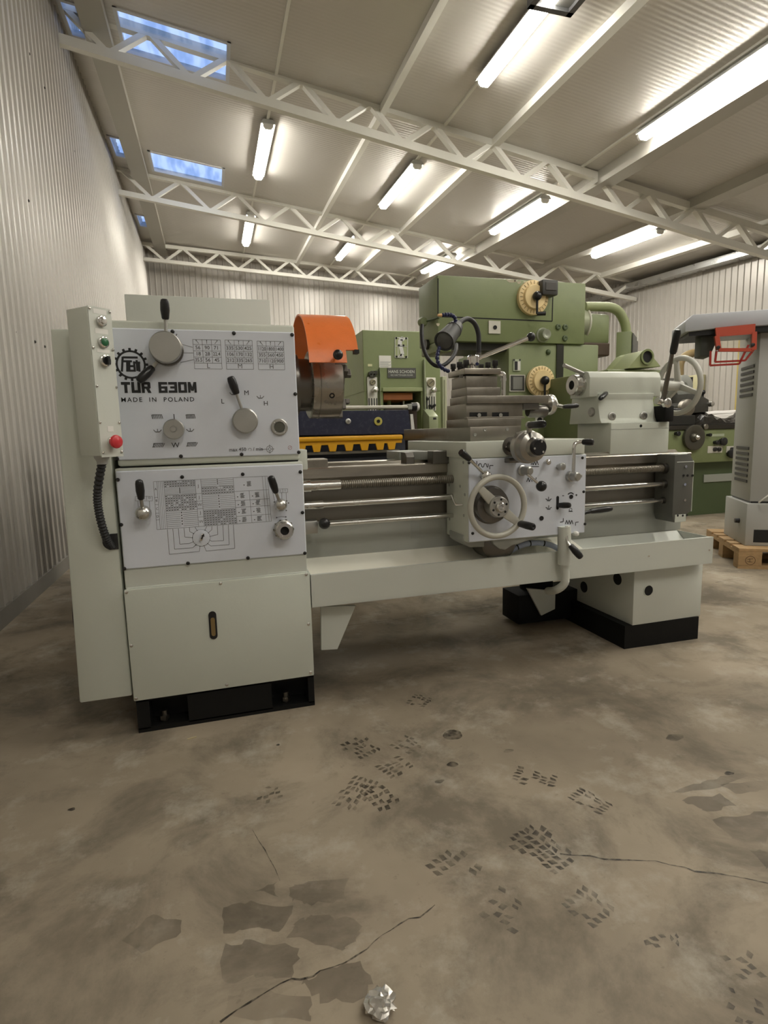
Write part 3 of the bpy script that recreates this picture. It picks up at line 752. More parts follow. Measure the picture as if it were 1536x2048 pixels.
dense(.09, .365, .0, .14, 3, 12); figures(.09, .365, 0, .14, 3, 12)
for k in range(1, 6): tl(.09, .14 + .03 * k, .215, .14 + .03 * k, .0007); tl(.235, .14 + .03 * k, .365, .14 + .03 * k, .0007)
dense(.09, .365, .30, .64, 7, 12); figures(.09, .365, .30, .64, 7, 12, .2)
for k in range(1, 9): tl(.09, .64 + .04 * k, .215, .64 + .04 * k, .0008); tl(.235, .64 + .04 * k, .365, .64 + .04 * k, .0008)
for k in range(1, 5): tl(.415, .0 + .04 * k, .55, .04 * k, .0008); tl(.57, .04 * k, .70, .04 * k, .0008)
dense(.415, .70, .17, .335, 3, 12); figures(.415, .70, .17, .335, 3, 12)
for k in range(1, 9): tl(.415, .335 + .04 * k, .55, .335 + .04 * k, .0008); tl(.57, .335 + .04 * k, .70, .335 + .04 * k, .0008)
dense(.415, .70, .67, 1, 7, 12); figures(.415, .70, .67, 1, 7, 12, .1)
for u, vs_ in ((.225, (.17, .2, .23, .26, .68, .74, .80, .86, .92)), (.56, (.03, .07, .11, .37, .43, .49, .55, .61))):
    for v in vs_: tl(u - .004, v, u + .004, v, .005)
for u0, v0 in ((.765, .40), (.895, .40), (.765, .57), (.895, .57), (.765, .74), (.895, .74), (.765, .92), (.895, .92), (.83, .15)):
    for k in range(9): tl(u0 - .02 + rnd.random() * .01, v0 - .05 + .0125 * k, u0 + .012 + rnd.random() * .014, v0 - .055 + .0125 * k, .0010)
    tl(u0 - .045, v0 + .02, u0 - .035, v0 + .02, .003)
for i, (s, v) in enumerate((('J', .14), ('J', .38), ('W', .54), ('J', .71), ('W', .90))):
    x, z = quadpt(.39, v); text_to(bm, s, (x, YQ, z), .014, align='CENTER')
for i, (s, v) in enumerate((('A', .16), ('B', .40), ('C', .57), ('D', .73))):
    x, z = quadpt(.015, v); text_to(bm, s, (x, YQ, z), .011, align='CENTER')
# leader lines from the table to the selector disc
dx, dz = gp(588, 700)
def pl(*pts):
    q = [gp(*p) for p in pts]
    for (x0, z0), (x1, z1) in zip(q, q[1:]): ln(bm, x0, z0, x1, z1, YQ, .0013)
pl((262, 618), (282, 858), (570, 830), (576, 775)); pl((315, 612), (332, 808), (505, 795), (540, 765)); pl((368, 610), (382, 760), (470, 755), (517, 735))
pl((422, 606), (430, 692), (508, 698)); pl((474, 600), (478, 640), (520, 660)); pl((528, 596), (550, 632))
pl((640, 590), (622, 628)); pl((690, 588), (690, 620), (652, 655)); pl((742, 582), (746, 668), (662, 688)); pl((796, 578), (803, 725), (690, 733), (660, 716)); pl((848, 574), (856, 765), (680, 778), (645, 750)); pl((896, 572), (910, 800), (636, 826), (612, 768))
for q in ((517, 660), (506, 698), (515, 735), (538, 766), (576, 776), (612, 770), (645, 752), (662, 718), (664, 688), (652, 655), (622, 630), (550, 632)): x, z = gp(*q); disc(bm, x, z, .0024, YQ, 8)
ringp(bm, dx, dz, .0285, .0293, YQ)
# little tables above the ball levers
for (a, b, c, d), letters, stems in (((-45, 302), (118, 302), (118, 345), (-45, 345)), 'CAD', ((-20, 345, -15, 420), (90, 345, 93, 420))), (((1268, 232), (1418, 228), (1420, 264), (1270, 270)), '321', ((1275, 270, 1295, 350), (1360, 266, 1362, 330), (1402, 264, 1406, 340))):
    q = [gp(*p) for p in (a, b, c, d)]
    for i in range(4): ln(bm, *q[i], *q[(i + 1) % 4], YQ, .0009)
    for i in (1, 2):
        ln(bm, q[0][0] + (q[1][0] - q[0][0]) * i / 3, q[0][1], q[3][0] + (q[2][0] - q[3][0]) * i / 3, q[3][1], YQ, .0009)
    for i, s in enumerate(letters): text_to(bm, s, (q[0][0] + (q[1][0] - q[0][0]) * (i + .5) / 3, YQ, (q[0][1] + q[3][1]) / 2), .0095, align='CENTER')
    for x0, z0, x1, z1 in stems: pl((x0, z0), (x1, z1))
for q in ((1290, 355), (1408, 345), (1425, 365), (1404, 436), (92, 425), (1312, 505), (1400, 498)): x, z = gp(*q); disc(bm, x, z, .0026, YQ, 8)
pl((1312, 505), (1355, 494), (1400, 498))
obj('feed_chart', bm, GINK, gplate, kind='stuff', label='printed thread and feed chart with leader lines')
bm = B(); revolve(bm, (dx, YG, dz), (0, -1, 0), [(0, .0275), (.002, .0275), (.0025, .026)], 28); dd = part('feed_selector', bm, PLATE, smooth=30)
bm = B(); prism(bm, [(dx - .006, YG - .0125, dz - .006), (dx + .002, YG - .0125, dz - .010), (dx + .012, YG - .0125, dz + .014), (dx + .004, YG - .0125, dz + .018)], (0, .011, 0), .002); obj('pointer', bm, CHROME, dd, smooth=30)
bm = B(); ln(bm, dx + .001, dz - .002, dx + .006, dz + .009, YG - .0135, .005); poly(bm, [(dx + .0005, dz + .009), (dx + .011, dz + .005), (dx + .010, dz + .016)], YG - .0135); obj('arrow', bm, INK, dd)
def ball_lever(qb, rb, qs, qg, parent=LT):
    c = P(qb, YG - .028)
    bm = B(); cyl(bm, c + Vector((0, .028, 0)), c, rb * .55, seg=16); ball(bm, c, rb, 20); l = part('ball_lever', bm, STEEL, smooth=50)
    a, b = P(qs, YG - .05), P(qg, YG - .072)
    bm = B(); cyl(bm, c, a, .0058, seg=12); obj('lever_rod', bm, BRUSH, l, smooth=40)
    bm = B(); grip(bm, a, b, .0135); obj('lever_grip', bm, BLACK, l, smooth=40)
ball_lever(Z2(512, 292), .0255, Z2(500, 215), Z2(488, 110)); ball_lever(Z2(1266, 247), .0225, Z2(1240, 178), Z2(1210, 90))
c = P(Z2(1280, 378), YG)
bm = B(); revolve(bm, c, (0, -1, 0), [(0, .030), (.004, .033), (.018, .033), (.020, .030)], 32); kn = part('coupling_knob', bm, BRUSH, smooth=30)
bm = B(); revolve(bm, c + Vector((.0, -.02, 0)), (0, -1, 0), [(0, .027), (.003, .031), (.020, .031), (.024, .027), (.024, .015), (.008, .015), (.008, 0)], 32); obj('knob_ring', bm, STEEL, kn, smooth=30)
bm = B(); revolve(bm, c + Vector((0, -.031, 0)), (0, -1, 0), [(0, .0152), (.0008, .0152)], 20); obj('knob_socket', bm, DARK, kn)
for k in range(10):
    a = 2 * math.pi * k / 10; p = c + Vector((.0325 * math.cos(a), -.010, .0325 * math.sin(a)))
    if k == 0: bm = B(); box(bm, p.x - .003, p.x + .003, p.y - .008, p.y + .008, p.z - .003, p.z + .003); nub = obj('knurl', bm, CAST, kn)
    else: link_copy(nub, p, kn)

# ---- pendant control box ----------------------------------------------
u = Vector((.7, .714, 0)).normalized(); l = Vector((-.714, .7, 0)).normalized(); nrm = Vector((u.y, -u.x, 0))
K0 = Vector((-.326, 1.85, 0)); Wd, Dp, Z0_, Z1_ = .078, .094, .952, 1.380
bm = B(); prism(bm, [K0 + Vector((0, 0, Z0_)), K0 + u * Wd + Vector((0, 0, Z0_)), K0 + u * Wd + l * Dp + Vector((0, 0, Z0_)), K0 + l * Dp + Vector((0, 0, Z0_))], (0, 0, Z1_ - Z0_), .003)
cbx = part('control_box', bm, PAINT, smooth=30)
bm = B(); f0 = K0 + nrm * .0001 + u * .002
prism(bm, [f0 + Vector((0, 0, Z0_ - .004)), f0 + u * (Wd - .004) + Vector((0, 0, Z0_ - .004)), f0 + u * (Wd - .004) + Vector((0, 0, Z1_ + .002)), f0 + Vector((0, 0, Z1_ + .002))], nrm * .003); obj('front_cover', bm, PAINT2, cbx)
fc = lambda t, z, o=.0032: K0 + u * (Wd * t) + nrm * o + Vector((0, 0, z))
zc = lambda py, t=.5: at(205, py, (K0 + u * Wd * t).y).z
src = None
for zz in (Z1_ - .006, Z1_ - .115, Z1_ - .225, Z1_ - .33, Z0_ + .010):
    for t in (.09, .91):
        p = fc(t, zz)
        if src is None: bm = B(); revolve(bm, p, nrm, [(0, .0045), (.002, .004), (.003, .002)], 8); src = obj('screw', bm, CHROME, cbx, smooth=50)
        else: link_copy(src, p + nrm * .0015, cbx)
def button(name, z, r, prof, m, ring=True):
    if ring: bm = B(); revolve(bm, fc(.5, z), nrm, [(0, r + .003), (.008, r + .003), (.010, r)], 22); obj('button_ring', bm, CHROME, cbx, smooth=35)
    bm = B(); revolve(bm, fc(.5, z), nrm, prof, 22); return obj(name, bm, m, cbx, smooth=35)
button('indicator_lamp', zc(643), .0125, [(0, .0125), (.012, .0125), (.017, .009), (.018, 0)], CHROME)
button('start_button', zc(685), .0135, [(0, .0115), (.012, .0115), (.013, .010), (.013, 0)], GREENB)
button('selector_switch', zc(722), .0145, [(0, .012), (.012, .012), (.013, .010), (.013, 0)], BLACK)
bm = B(); p = fc(.5, zc(722)); prism(bm, [p + u * a + Vector((0, 0, b)) for a, b in ((-.004, -.012), (.004, -.012), (.004, .012), (-.004, .012))], nrm * .024, .001); obj('switch_handle', bm, BLACK, cbx)
button('stop_button', zc(884), .013, [(0, .010), (.012, .010), (.014, .018), (.021, .0205), (.027, .018), (.031, .010), (.032, 0)], RED)
for k, (py, h_, s) in enumerate(((624, .013, 'POWER'), (663, .014, 'START'), (702, .010, 'SELECT'), (858, .016, 'STOP'))):
    z = zc(py); bm = B()
    wv = .021 if k < 3 else .010
    prism(bm, [fc(.5, z) + u * a + Vector((0, 0, b)) for a, b in ((-wv, -h_ / 2), (wv, -h_ / 2), (wv, h_ / 2), (-wv, h_ / 2))], nrm * .0006); tg = obj('name_tag', bm, WHITE, cbx)
bm = B(); b0 = K0 + u * Wd * .45 + l * Dp; box(bm, -.345, -.325, 1.93, 1.992, 1.05, 1.09); box(bm, -.345, -.325, 1.93, 1.992, 1.25, 1.29); obj('wall_bracket', bm, PAINT2, cbx, kind='stuff')
g0 = K0 + u * Wd * .35 + l * Dp * .35 + Vector((0, 0, Z0_))
bm = B(); revolve(bm, g0, (0, 0, -1), [(0, .022), (.006, .022), (.016, .016), (.026, .015)], 16); obj('cable_gland', bm, MGREY, cbx, smooth=40)
path = smooth_path([g0 + Vector((0, 0, -.02)), P((195, 985), 1.925), P((199, 1030), 1.94), P((212, 1075), 1.965), P((224, 1094), 1.992)], 16)
bm = B(); tube(bm, path, .0125, 12, rad=[.0135 if i % 2 else .0105 for i in range(len(path))]); part('corrugated_hose', bm, RUBBER)

# ---- spindle, chuck and guard -----------------------------------------
AY, AZ = 2.36, 1.200
XD = Vector((1, 0, 0))
cx0, cx1, cx2 = XHb, aX(628, 775, 2.235), aX(690, 775, 2.235)
bm = B(); revolve(bm, (cx0, AY, AZ), XD, [(0, .095), (.018, .095), (.018, .118), (.022, .122), (.050, .122), (.052, .105), (cx1 - cx0 - .004, .105)], 48); part('spindle_flange', bm, CAST, smooth=30)
bm = B(); L_ = cx2 - cx1
revolve(bm, (cx1 - .004, AY, AZ), XD, [(0, .128), (.004, .134), (.030, .134), (.031, .1325), (.033, .1325), (.034, .135), (L_ - .004, .135), (L_, .131), (L_, .030), (L_ - .05, .030)], 56)
chuck = part('chuck', bm, CHUCKM, smooth=30)
for k in range(3):
    a = math.radians(262 + 120 * k); e = Vector((0, math.cos(a), math.sin(a))); s = XD.cross(e)
    bm = B()
    for r0, r1, x0, x1, w in ((.045, .136, L_ - .006, L_ + .012, .017), (.06, .10, L_ + .012, L_ + .028, .017), (.06, .078, L_ + .028, L_ + .045, .017)):
        o = Vector((cx1 - .004, AY, AZ)); prism(bm, [o + XD * x0 + e * r0 - s * w, o + XD * x0 + e * r1 - s * w, o + XD * x0 + e * r1 + s * w, o + XD * x0 + e * r0 + s * w], XD * (x1 - x0), .0015)
    obj('jaw', bm, CAST, chuck)
    o = Vector((cx1 - .004, AY, AZ)); b_ = a + math.radians(60); e2 = Vector((0, math.cos(b_), math.sin(b_)))
    bm = B(); revolve(bm, o + XD * (L_ * .6) + e2 * .128, e2, [(0, .011), (.008, .011), (.008, .006), (.002, .006), (.002, 0)], 12); obj('key_socket', bm, DARK, chuck)
    e3 = e.copy(); s3 = XD.cross(e3); bm = B(); prism(bm, [o + XD * (L_ * .75) + e3 * .1345 - s3 * .014, o + XD * (L_ + .001) + e3 * .1345 - s3 * .014, o + XD * (L_ + .001) + e3 * .1345 + s3 * .014, o + XD * (L_ * .75) + e3 * .1345 + s3 * .014], e3 * .0014); obj('jaw_slot', bm, CAST, chuck)
# orange guard: an arc of sheet round the chuck, with a step at its lower right
GR = .275; gx0, gx1, gx2 = aX(618, 700, 2.09), aX(693, 725, 2.085), aX(719, 695, 2.085)
bm = B(); th = .006
def guard_sheet(bm, a0, a1, x0, x1, n):
    q = []
    for i in range(n + 1):
        a = math.radians(a0 + (a1 - a0) * i / n); c_, s_ = -math.cos(a), math.sin(a)
        q.append([bm.verts.new((x, AY + r * c_, AZ + r * s_)) for x in (x0, x1) for r in (GR, GR - th)])
    for a, b in zip(q, q[1:]):
        bm.faces.new((a[0], b[0], b[2], a[2])); bm.faces.new((a[1], a[3], b[3], b[1])); bm.faces.new((a[0], a[1], b[1], b[0])); bm.faces.new((a[2], b[2], b[3], a[3]))
    bm.faces.new((q[0][0], q[0][2], q[0][3], q[0][1])); bm.faces.new((q[-1][0], q[-1][1], q[-1][3], q[-1][2]))
guard_sheet(bm, 23, 150, gx0, gx2, 40)
guard_sheet(bm, 12.5, 23, gx0, gx1 + .004, 6)
gd = part('chuck_guard', bm, ORANGE, smooth=40)
kp = P((675, 710), 2.06)
bm = B(); cyl(bm, (kp.x, 2.092, kp.z), (kp.x, 2.06, kp.z), .007, seg=12); ball(bm, (kp.x, 2.052, kp.z), .0185, 18); obj('knob', bm, BLACK, gd, smooth=60)
bm = B(); cyl(bm, (XHb - .02, AY + .24, AZ + .16), (gx0 + .03, AY + .24, AZ + .16), .014, seg=14); obj('hinge_bar', bm, STEELD, gd, smooth=40)
bm = B(); p = at(714, 702, 2.11); box(bm, p.x - .012, p.x + .006, 2.10, 2.13, p.z - .010, p.z + .004); obj('guard_latch', bm, BLACK, gd)

# ---- bed ----------------------------------------------------------------
BX0, BX1, BF, BK = XB - .01, 2.15, 2.15, 2.58
bm = B(); prismX(bm, [(BF + .035, .50), (BF + .035, .79), (BF + .012, .805), (BK - .012, .805), (BK - .035, .79), (BK - .035, .50)], BX0, BX1 - .02); part('bed_casting', bm, mat('bed_grey_paint', (.15, .135, .11), .42, .3, var=.18, vscale=5))
bm = B(); prismX(bm, [(BF + .030, .50), (BF + .030, .655), (BF + .036, .660), (BK - .036, .660), (BK - .030, .655), (BK - .030, .50)], BX0, BX1 - .015); part('bed_foot', bm, mat('bed_light_grey', (.36, .365, .325), .45, var=.06))
bm = B(); prismX(bm, [(BF, .833), (BF, .868), (BF + .004, .872), (BF + .082, .872), (BF + .10, .884), (BF + .118, .872), (BF + .13, .872), (BF + .13, .805), (BF + .01, .805), (BF + .006, .833)], BX0, BX1); part('front_way', bm, STEELW)
bm = B(); prismX(bm, [(BK, .833), (BK, .870), (BK - .05, .870), (BK - .06, .876), (BK - .10, .876), (BK - .12, .870), (BK - .12, .805), (BK - .01, .805)], BX0, BX1); part('rear_way', bm, STEELW)
bm = B(); p0, p1 = at(660, 893, 2.2), at(615, 906, 2.2); box(bm, BX0, aX(652, 897, 2.2), 2.17, 2.26, .868, .905, .003); part('gap_bridge', bm, STEELD)
bm = B(); box(bm, XB - .012, XB + .03, 2.10, 2.2, .87, .945, .004); part('headstock_lug', bm, PAINT2, smooth=30)
p = at(808, 893, 2.2); bm = B(); prismX(bm, [(2.16, .868), (2.16, .90), (2.18, .918), (2.23, .918), (2.23, .868)], aX(806, 895, 2.2), aX(822, 895, 2.2), .002); part('carriage_stop', bm, CAST)
bm = B(); p = at(830, 1060, 2.184); box(bm, p.x - .022, p.x + .022, BF + .0295, BF + .034, p.z - .035, p.z + .035, .004); part('bed_cover_plate', bm, GREYPAINT)

# ---- lead screw and shafts ---------------------------------------------
YR = 2.10
zl, zf, zs = .808, .736, .660
bx = 2.0
xg = XB - .03
bm = B(); cyl(bm, (xg, YR, zl), (aX(620, 968, YR), YR, zl), .024, seg=24); cyl(bm, (aX(620, 968, YR), YR, zl), (aX(680, 966, YR), YR, zl), .0195, seg=24); part('screw_coupling', bm, STEEL, smooth=40)
bm = B(); x0 = aX(680, 966, YR); n = 190; seg = 14; pitch = (bx - x0) / n
prof = []
for k in range(n): prof += [(k * pitch, .0135), (k * pitch + pitch * .25, .0165), (k * pitch + pitch * .5, .0165), (k * pitch + pitch * .75, .0135)]
revolve(bm, (x0, YR, zl), XD, prof, seg); part('lead_screw', bm, STEELD, smooth=50)
bm = B(); cyl(bm, (xg, YR, zf), (aX(646, 1007, YR), YR, zf), .0165, seg=20); part('shaft_coupling', bm, STEEL, smooth=40)
bm = B(); cyl(bm, (aX(645, 1007, YR), YR, zf), (bx, YR, zf), .0125, seg=20); part('feed_shaft', bm, STEEL, smooth=40)
bm = B(); cyl(bm, (aX(640, 1047, YR), YR, zs), (bx, YR, zs), .0092, seg=18); part('switch_shaft', bm, STEEL, smooth=40)
bm = B(); box(bm, xg, aX(634, 1047, YR), YR - .022, YR + .022, zs - .030, zs + .020, .005); sb = part('shaft_bearing', bm, BRUSH, smooth=30)
c = P((649, 1047), 2.05); bm = B(); cyl(bm, (c.x - .005, YR, zs), c, .006, seg=10); ball(bm, c, .0215, 18); obj('ball_knob', bm, BLACK, sb, smooth=60)
bm = B(); xr0, xr1 = 1.955, 2.052
prismY(bm, [(xr0, .60), (xr0 + .012, .565), (xr0 + .075, .565), (xr0 + .082, .60), (xr1 + .006, .61), (xr1 + .010, .835), (xr1 - .014, .870), (xr0, .870)], 2.045, 2.16, .003)
rb = part('end_bracket', bm, mat('dark_bracket_grey', (.10, .10, .088), .4, var=.1), smooth=30)
bm = B(); prism(bm, [(xr1 + .010, 2.044, .836), (xr1 - .016, 2.06, .872), (xr0 + .03, 2.06, .872), (xr0 + .012, 2.044, .836)], (0, .004, .003)); obj('bracket_chamfer', bm, PAINT, rb)
bm = B(); box(bm, xr1 + .0085, xr1 + .0115, 2.046, 2.16, .61, .836); obj('bracket_edge_highlight', bm, PAINT, rb)  # pale strip: the highlight along the edge is put into the colour
bm = B(); box(bm, xr0 + .014, xr0 + .074, 2.0425, 2.046, .566, .600, .001); obj('bracket_foot', bm, PAINT, rb)
for px, py in ((1371, 933), (1369, 969), (1369, 1000)):
    p = at(px, py, 2.044); bm = B(); revolve(bm, p, (0, -1, 0), [(0, .0065), (.004, .0065)], 10); obj('plug', bm, CHROME, rb)
for px, py in ((1367, 951), (1375, 951), (1385, 951), (1355, 1031), (1365, 1031), (1373, 1030)):
    p = at(px, py, 2.044); bm = B(); revolve(bm, p, (0, -1, 0), [(0, .0055), (.002, .0055)], 10); obj('socket_screw', bm, BLACK, rb)
src = None
for z, r in ((zl, .024), (zf, .021), (zs, .015)):
    bm = B(); cyl(bm, (xr0 - .018, YR, z), (xr0 + .002, YR, z), r, seg=18); obj('bush', bm, CAST, rb, smooth=40)

# ---- chip tray -----------------------------------------------------------
TX0, TX1, TZ0, TZ1 = XB + .004, 2.122, .378, .497
bm = B()
box(bm, TX0, TX1, YC, YC + .005, TZ0, TZ1); box(bm, TX0, TX1, YC, YC + .014, TZ1 - .002, TZ1 + .002)
box(bm, TX0, TX1, YC, 2.72, TZ0, TZ0 + .004)
box(bm, TX0, TX0 + .004, YC, 2.72, TZ0, TZ1); box(bm, TX1 - .004, TX1, YC, 2.72, TZ0, TZ1); box(bm, TX0, TX1, 2.716, 2.72, TZ0, TZ1 + .1)
tray = part('chip_tray', bm, PAINT2)
CHUTE = mat('pale_lit_lining', (.88, .86, .76), .4, var=.05)  # pale lining lightened further; its bright lit look is put into the colour
bm = B(); prismX(bm, [(1.985, .40), (1.985, .458), (2.185, .518), (2.185, .40)], TX0 + .005, 1.50); part('chip_chute', bm, CHUTE)
bm = B(); p0, p1 = aX(1175, 1070, 2.2), aX(1345, 1050, 2.2); prismX(bm, [(2.06, .385), (2.06, .40), (2.185, .500), (2.185, .385)], 1.50, TX1 - .006); part('tray_slope', bm, PAINT2)
src = None
for px, py in ((1297, 1112), (1418, 1100)):
    p = at(px, py, YC); bm = B(); revolve(bm, p, (0, -1, 0), [(0, .005), (.003, .004)], 8); obj('screw', bm, CHROME, tray)
bm = B(); p = [at(*Z8(*q), 2.03) for q in ((100, 800), (268, 795), (180, 1005), (102, 1010))]
prismY(bm, [(v.x, v.z) for v in p], 2.03, 2.045, .002); part('tray_bracket', bm, PAINT2)
bm = B(); p = [at(1000 + q[0] * .1953, 1140 + q[1] * .1953, 2.42) for q in ((280, 190), (570, 215), (565, 400), (425, 468))]
prismY(bm, [(v.x, v.z) for v in p], 2.42, 2.435, .002); part('tray_bracket', bm, PAINT2)
c = at(1072, 1188, 2.55); bm = B(); cyl(bm, (c.x, 2.55, .17), (c.x, 2.55, .36), .085, seg=24); part('coolant_pump', bm, BLACKPAINT, smooth=40)
bm = B(); box(bm, c.x - .16, c.x + .30, 2.45, 2.62, .02, .17, .004); part('coolant_tank', bm, BLACKPAINT, smooth=30)
bm = B(); p = at(1012, 1160, 2.45); box(bm, p.x - .02, p.x + .14, 2.40, 2.5, .345, .378); part('drain_outlet', bm, GREYPAINT)
# ---- right pedestal ------------------------------------------------------
SX0, SX1 = 1.757, 2.140
bm = B(); box(bm, SX0, SX1, 2.04, 2.60, .108, TZ0 - .001, .004)
ped = part('pedestal', bm, PAINT2, smooth=30)
h = at(1297, 1181, 2.038); bm = B(); annulus(bm, (h.x, 2.0395, h.z), (0, -1, 0), .0235, .0268, .003, 28); obj('hole_rim', bm, PAINT, ped)
bm = B(); revolve(bm, (h.x, 2.0392, h.z), (0, -1, 0), [(0, .0236), (.0012, .0236)], 28); obj('round_hole', bm, DARK, ped)
for px, py in ((1235, 1158), (1168, 1174)):
    d_ = _ray(px, py); t_ = SX0 / d_.x; q = Vector((SX0, d_.y * t_, CAM_H + d_.z * t_))
    bm = B(); revolve(bm, q, (-1, 0, 0), [(0, .028), (.0015, .028)], 24); obj('round_hole', bm, DARK, ped)
bm = B(); prismZ(bm, [(SX0 - .036, 2.045), (2.126, 2.035), (2.126, 2.60), (SX0 - .036, 2.60)], 0, .108); part('pedestal_plinth', bm, BLACKPAINT)
# ---- carriage: apron, saddle, slides, tool post --------------------------
AX0, AX1, AZ0, AZ1 = aX(937, 990, YA), aX(1171, 990, YA), .572, .897
YAB = 2.165
bm = B(); prismZ(bm, [(AX0, YA + .006), (AX1, YA + .006), (AX1, YAB), (AX0, YAB)], AZ0, AZ1, .003); apron = part('apron', bm, PAINT, smooth=30)
bm = B(); box(bm, AX0 + .002, AX1, YA, YA + .006, AZ0 + .003, AZ1 - .004, .002, 1); ap = part('apron_plate', bm, PLATE)
screws(ap, [Z5(*q) for q in ((332, 365), (363, 967), (1300, 323), (1310, 612), (1321, 887))], YA, BLACK, .0058)
YT = YA - .0008
def apt(px, py): p = at(*Z5(px, py), YT); return p.x, p.z
bm = B()
def pl5(w, *pts):
    q = [apt(*p) for p in pts]
    for (x0, z0), (x1, z1) in zip(q, q[1:]): ln(bm, x0, z0, x1, z1, YT, w)
pl5(.003, (378, 382), (400, 380), (400, 350)); pl5(.003, (415, 375), (415, 400)); 
wav = [(415, 400), (418, 378), (428, 370), (438, 378), (441, 396), (450, 404), (459, 396), (462, 378), (471, 370), (481, 378), (484, 396), (490, 404), (496, 395), (496, 372)]; pl5(.003, *wav)
pl5(.003, (510, 420), (510, 388), (540, 388))
pl5(.003, (862, 385), (870, 350), (880, 385), (892, 350), (902, 385), (914, 350), (926, 385)); pl5(.003, (862, 398), (930, 398))
pl5(.003, (825, 528), (838, 492), (848, 528), (860, 492), (872, 528)); pl5(.003, (902, 525), (906, 490))
pl5(.003, (1110, 872), (1138, 868), (1138, 838)); pl5(.003, (1155, 888), (1166, 855), (1176, 888), (1188, 855), (1198, 888), (1210, 855), (1220, 888)); pl5(.003, (1242, 902), (1242, 874), (1268, 870))
for cx, cy in ((1012, 675), (1013, 748)): pl5(.003, (cx - 26, cy - 2), (cx - 12, cy + 2), (cx - 12, cy + 14), (cx + 12, cy + 14), (cx + 12, cy + 2), (cx + 26, cy - 2)); pl5(.003, (cx, cy - 20), (cx, cy + 10))
x, z = apt(1200, 765); ringp(bm, x, z, .0055, .0075, YT, 16); pl5(.003, (1184, 780), (1218, 780))
pl5(.003, (1128, 646), (1144, 646)); pl5(.003, (1240, 640), (1258, 640)); pl5(.003, (1249, 632), (1249, 650))
x, z = apt(1200, 655); ringp(bm, x, z, .0135, .018, YT, 14, .6, 2.5)
obj('symbols', bm, INK, ap, label='printed feed and thread symbols', kind='stuff')
for q, r in (((1203, 655), .0085), ((950, 838), .0092)):
    p = at(*Z5(*q), YA); bm = B(); revolve(bm, p, (0, -1, 0), [(0, r), (.003, r), (.003, r * .6), (.001, 0)], 16); obj('plug', bm, BLACK, ap)
p0, p1 = at(*Z5(1087, 765), YA), at(*Z5(1087, 648), YA)
bm = B(); slot(bm, p0.x, p0.z, p1.z, .0115, YA - .001, .002); obj('lever_slot', bm, DARK, ap)
bm = B(); grip(bm, at(*Z5(1095, 728), YA - .004), at(*Z5(1200, 728), YA - .05), .0125); part('feed_lever', bm, BLACK, smooth=40)
bm = B(); tube(bm, [at(*Z5(195, 640), 2.05) + Vector((-.006, 0, 0)), at(*Z5(232, 712), 2.03) + Vector((-.010, 0, 0)), at(*Z5(245, 724), 2.02) + Vector((-.012, 0, 0)), at(*Z5(282, 724), 2.0)], .004, 8); part('oil_pipe', bm, CHROME, smooth=60)
for q in ((165, 555), (258, 565), (298, 636), (290, 815), (168, 845), (285, 362), (157, 348)):
    d_ = _ray(*Z5(*q)); t_ = AX0 / d_.x; w_ = Vector((AX0, d_.y * t_, CAM_H + d_.z * t_))
    if not (YA < w_.y < YAB): continue
    bm = B(); revolve(bm, w_, (-1, 0, 0), [(0, .006), (.002, .006), (.002, .003), (.0005, 0)], 10); obj('socket_screw', bm, GREYPAINT, apron)
# hand wheel
hw = at(*Z5(588, 742), 1.872); WY = 1.882
bm = B(); c0 = Vector((hw.x, YA, hw.z)); revolve(bm, c0, (0, -1, 0), [(0, .074), (.010, .074), (.012, .070), (.034, .066), (.036, .050)], 40); gdl = part('graduated_dial', bm, CAST, smooth=35)
bm = B(); torus(bm, (hw.x, WY, hw.z), (0, 1, 0), .111, .0112, 56, 12); wheel = part('hand_wheel', bm, mat('cast_wheel_grey', (.50, .49, .43), .45, .2, var=.1), smooth=60)
bm = B(); revolve(bm, (hw.x, YA - .036, hw.z), (0, -1, 0), [(0, .04), (.02, .042), (.046, .0395), (.05, .036), (.05, .0)], 32); obj('hub', bm, BRUSH, wheel, smooth=35)
bm = B(); revolve(bm, (hw.x, YA - .086, hw.z), (0, -1, 0), [(0, .019), (.010, .019), (.014, .015), (.014, .009), (.010, .006), (.010, 0)], 24); obj('hub_nut', bm, STEEL, wheel, smooth=35)
for k in range(6):
    a = math.radians(20 + 60 * k); p = Vector((hw.x + .0285 * math.cos(a), YA - .0858, hw.z + .0285 * math.sin(a)))
    bm = B(); revolve(bm, p, (0, -1, 0), [(0, .0045), (.0012, .0045)], 10); obj('socket_screw', bm, DARK, wheel)
for ang in (135, -38):
    a = math.radians(ang); e = Vector((math.cos(a), 0, math.sin(a))); s = Vector((-math.sin(a), 0, math.cos(a)))
    bm = B(); c0 = Vector((hw.x, WY - .006, hw.z)); prism(bm, [c0 + e * .030 - s * .020, c0 + e * .112 - s * .013, c0 + e * .112 + s * .013, c0 + e * .030 + s * .020], (0, .013, 0), .004); obj('spoke', bm, MATS['cast_wheel_grey'], wheel, smooth=40)
a = math.radians(-38); hp0 = Vector((hw.x + .112 * math.cos(a), WY - .008, hw.z + .112 * math.sin(a)))
bm = B(); revolve(bm, hp0, (0.05, -1, 0), [(0, .010), (.008, .013), (.05, .0145), (.085, .0135), (.090, .010), (.090, .005), (.086, 0)], 18); obj('wheel_handle', bm, BLACK, wheel, smooth=35)
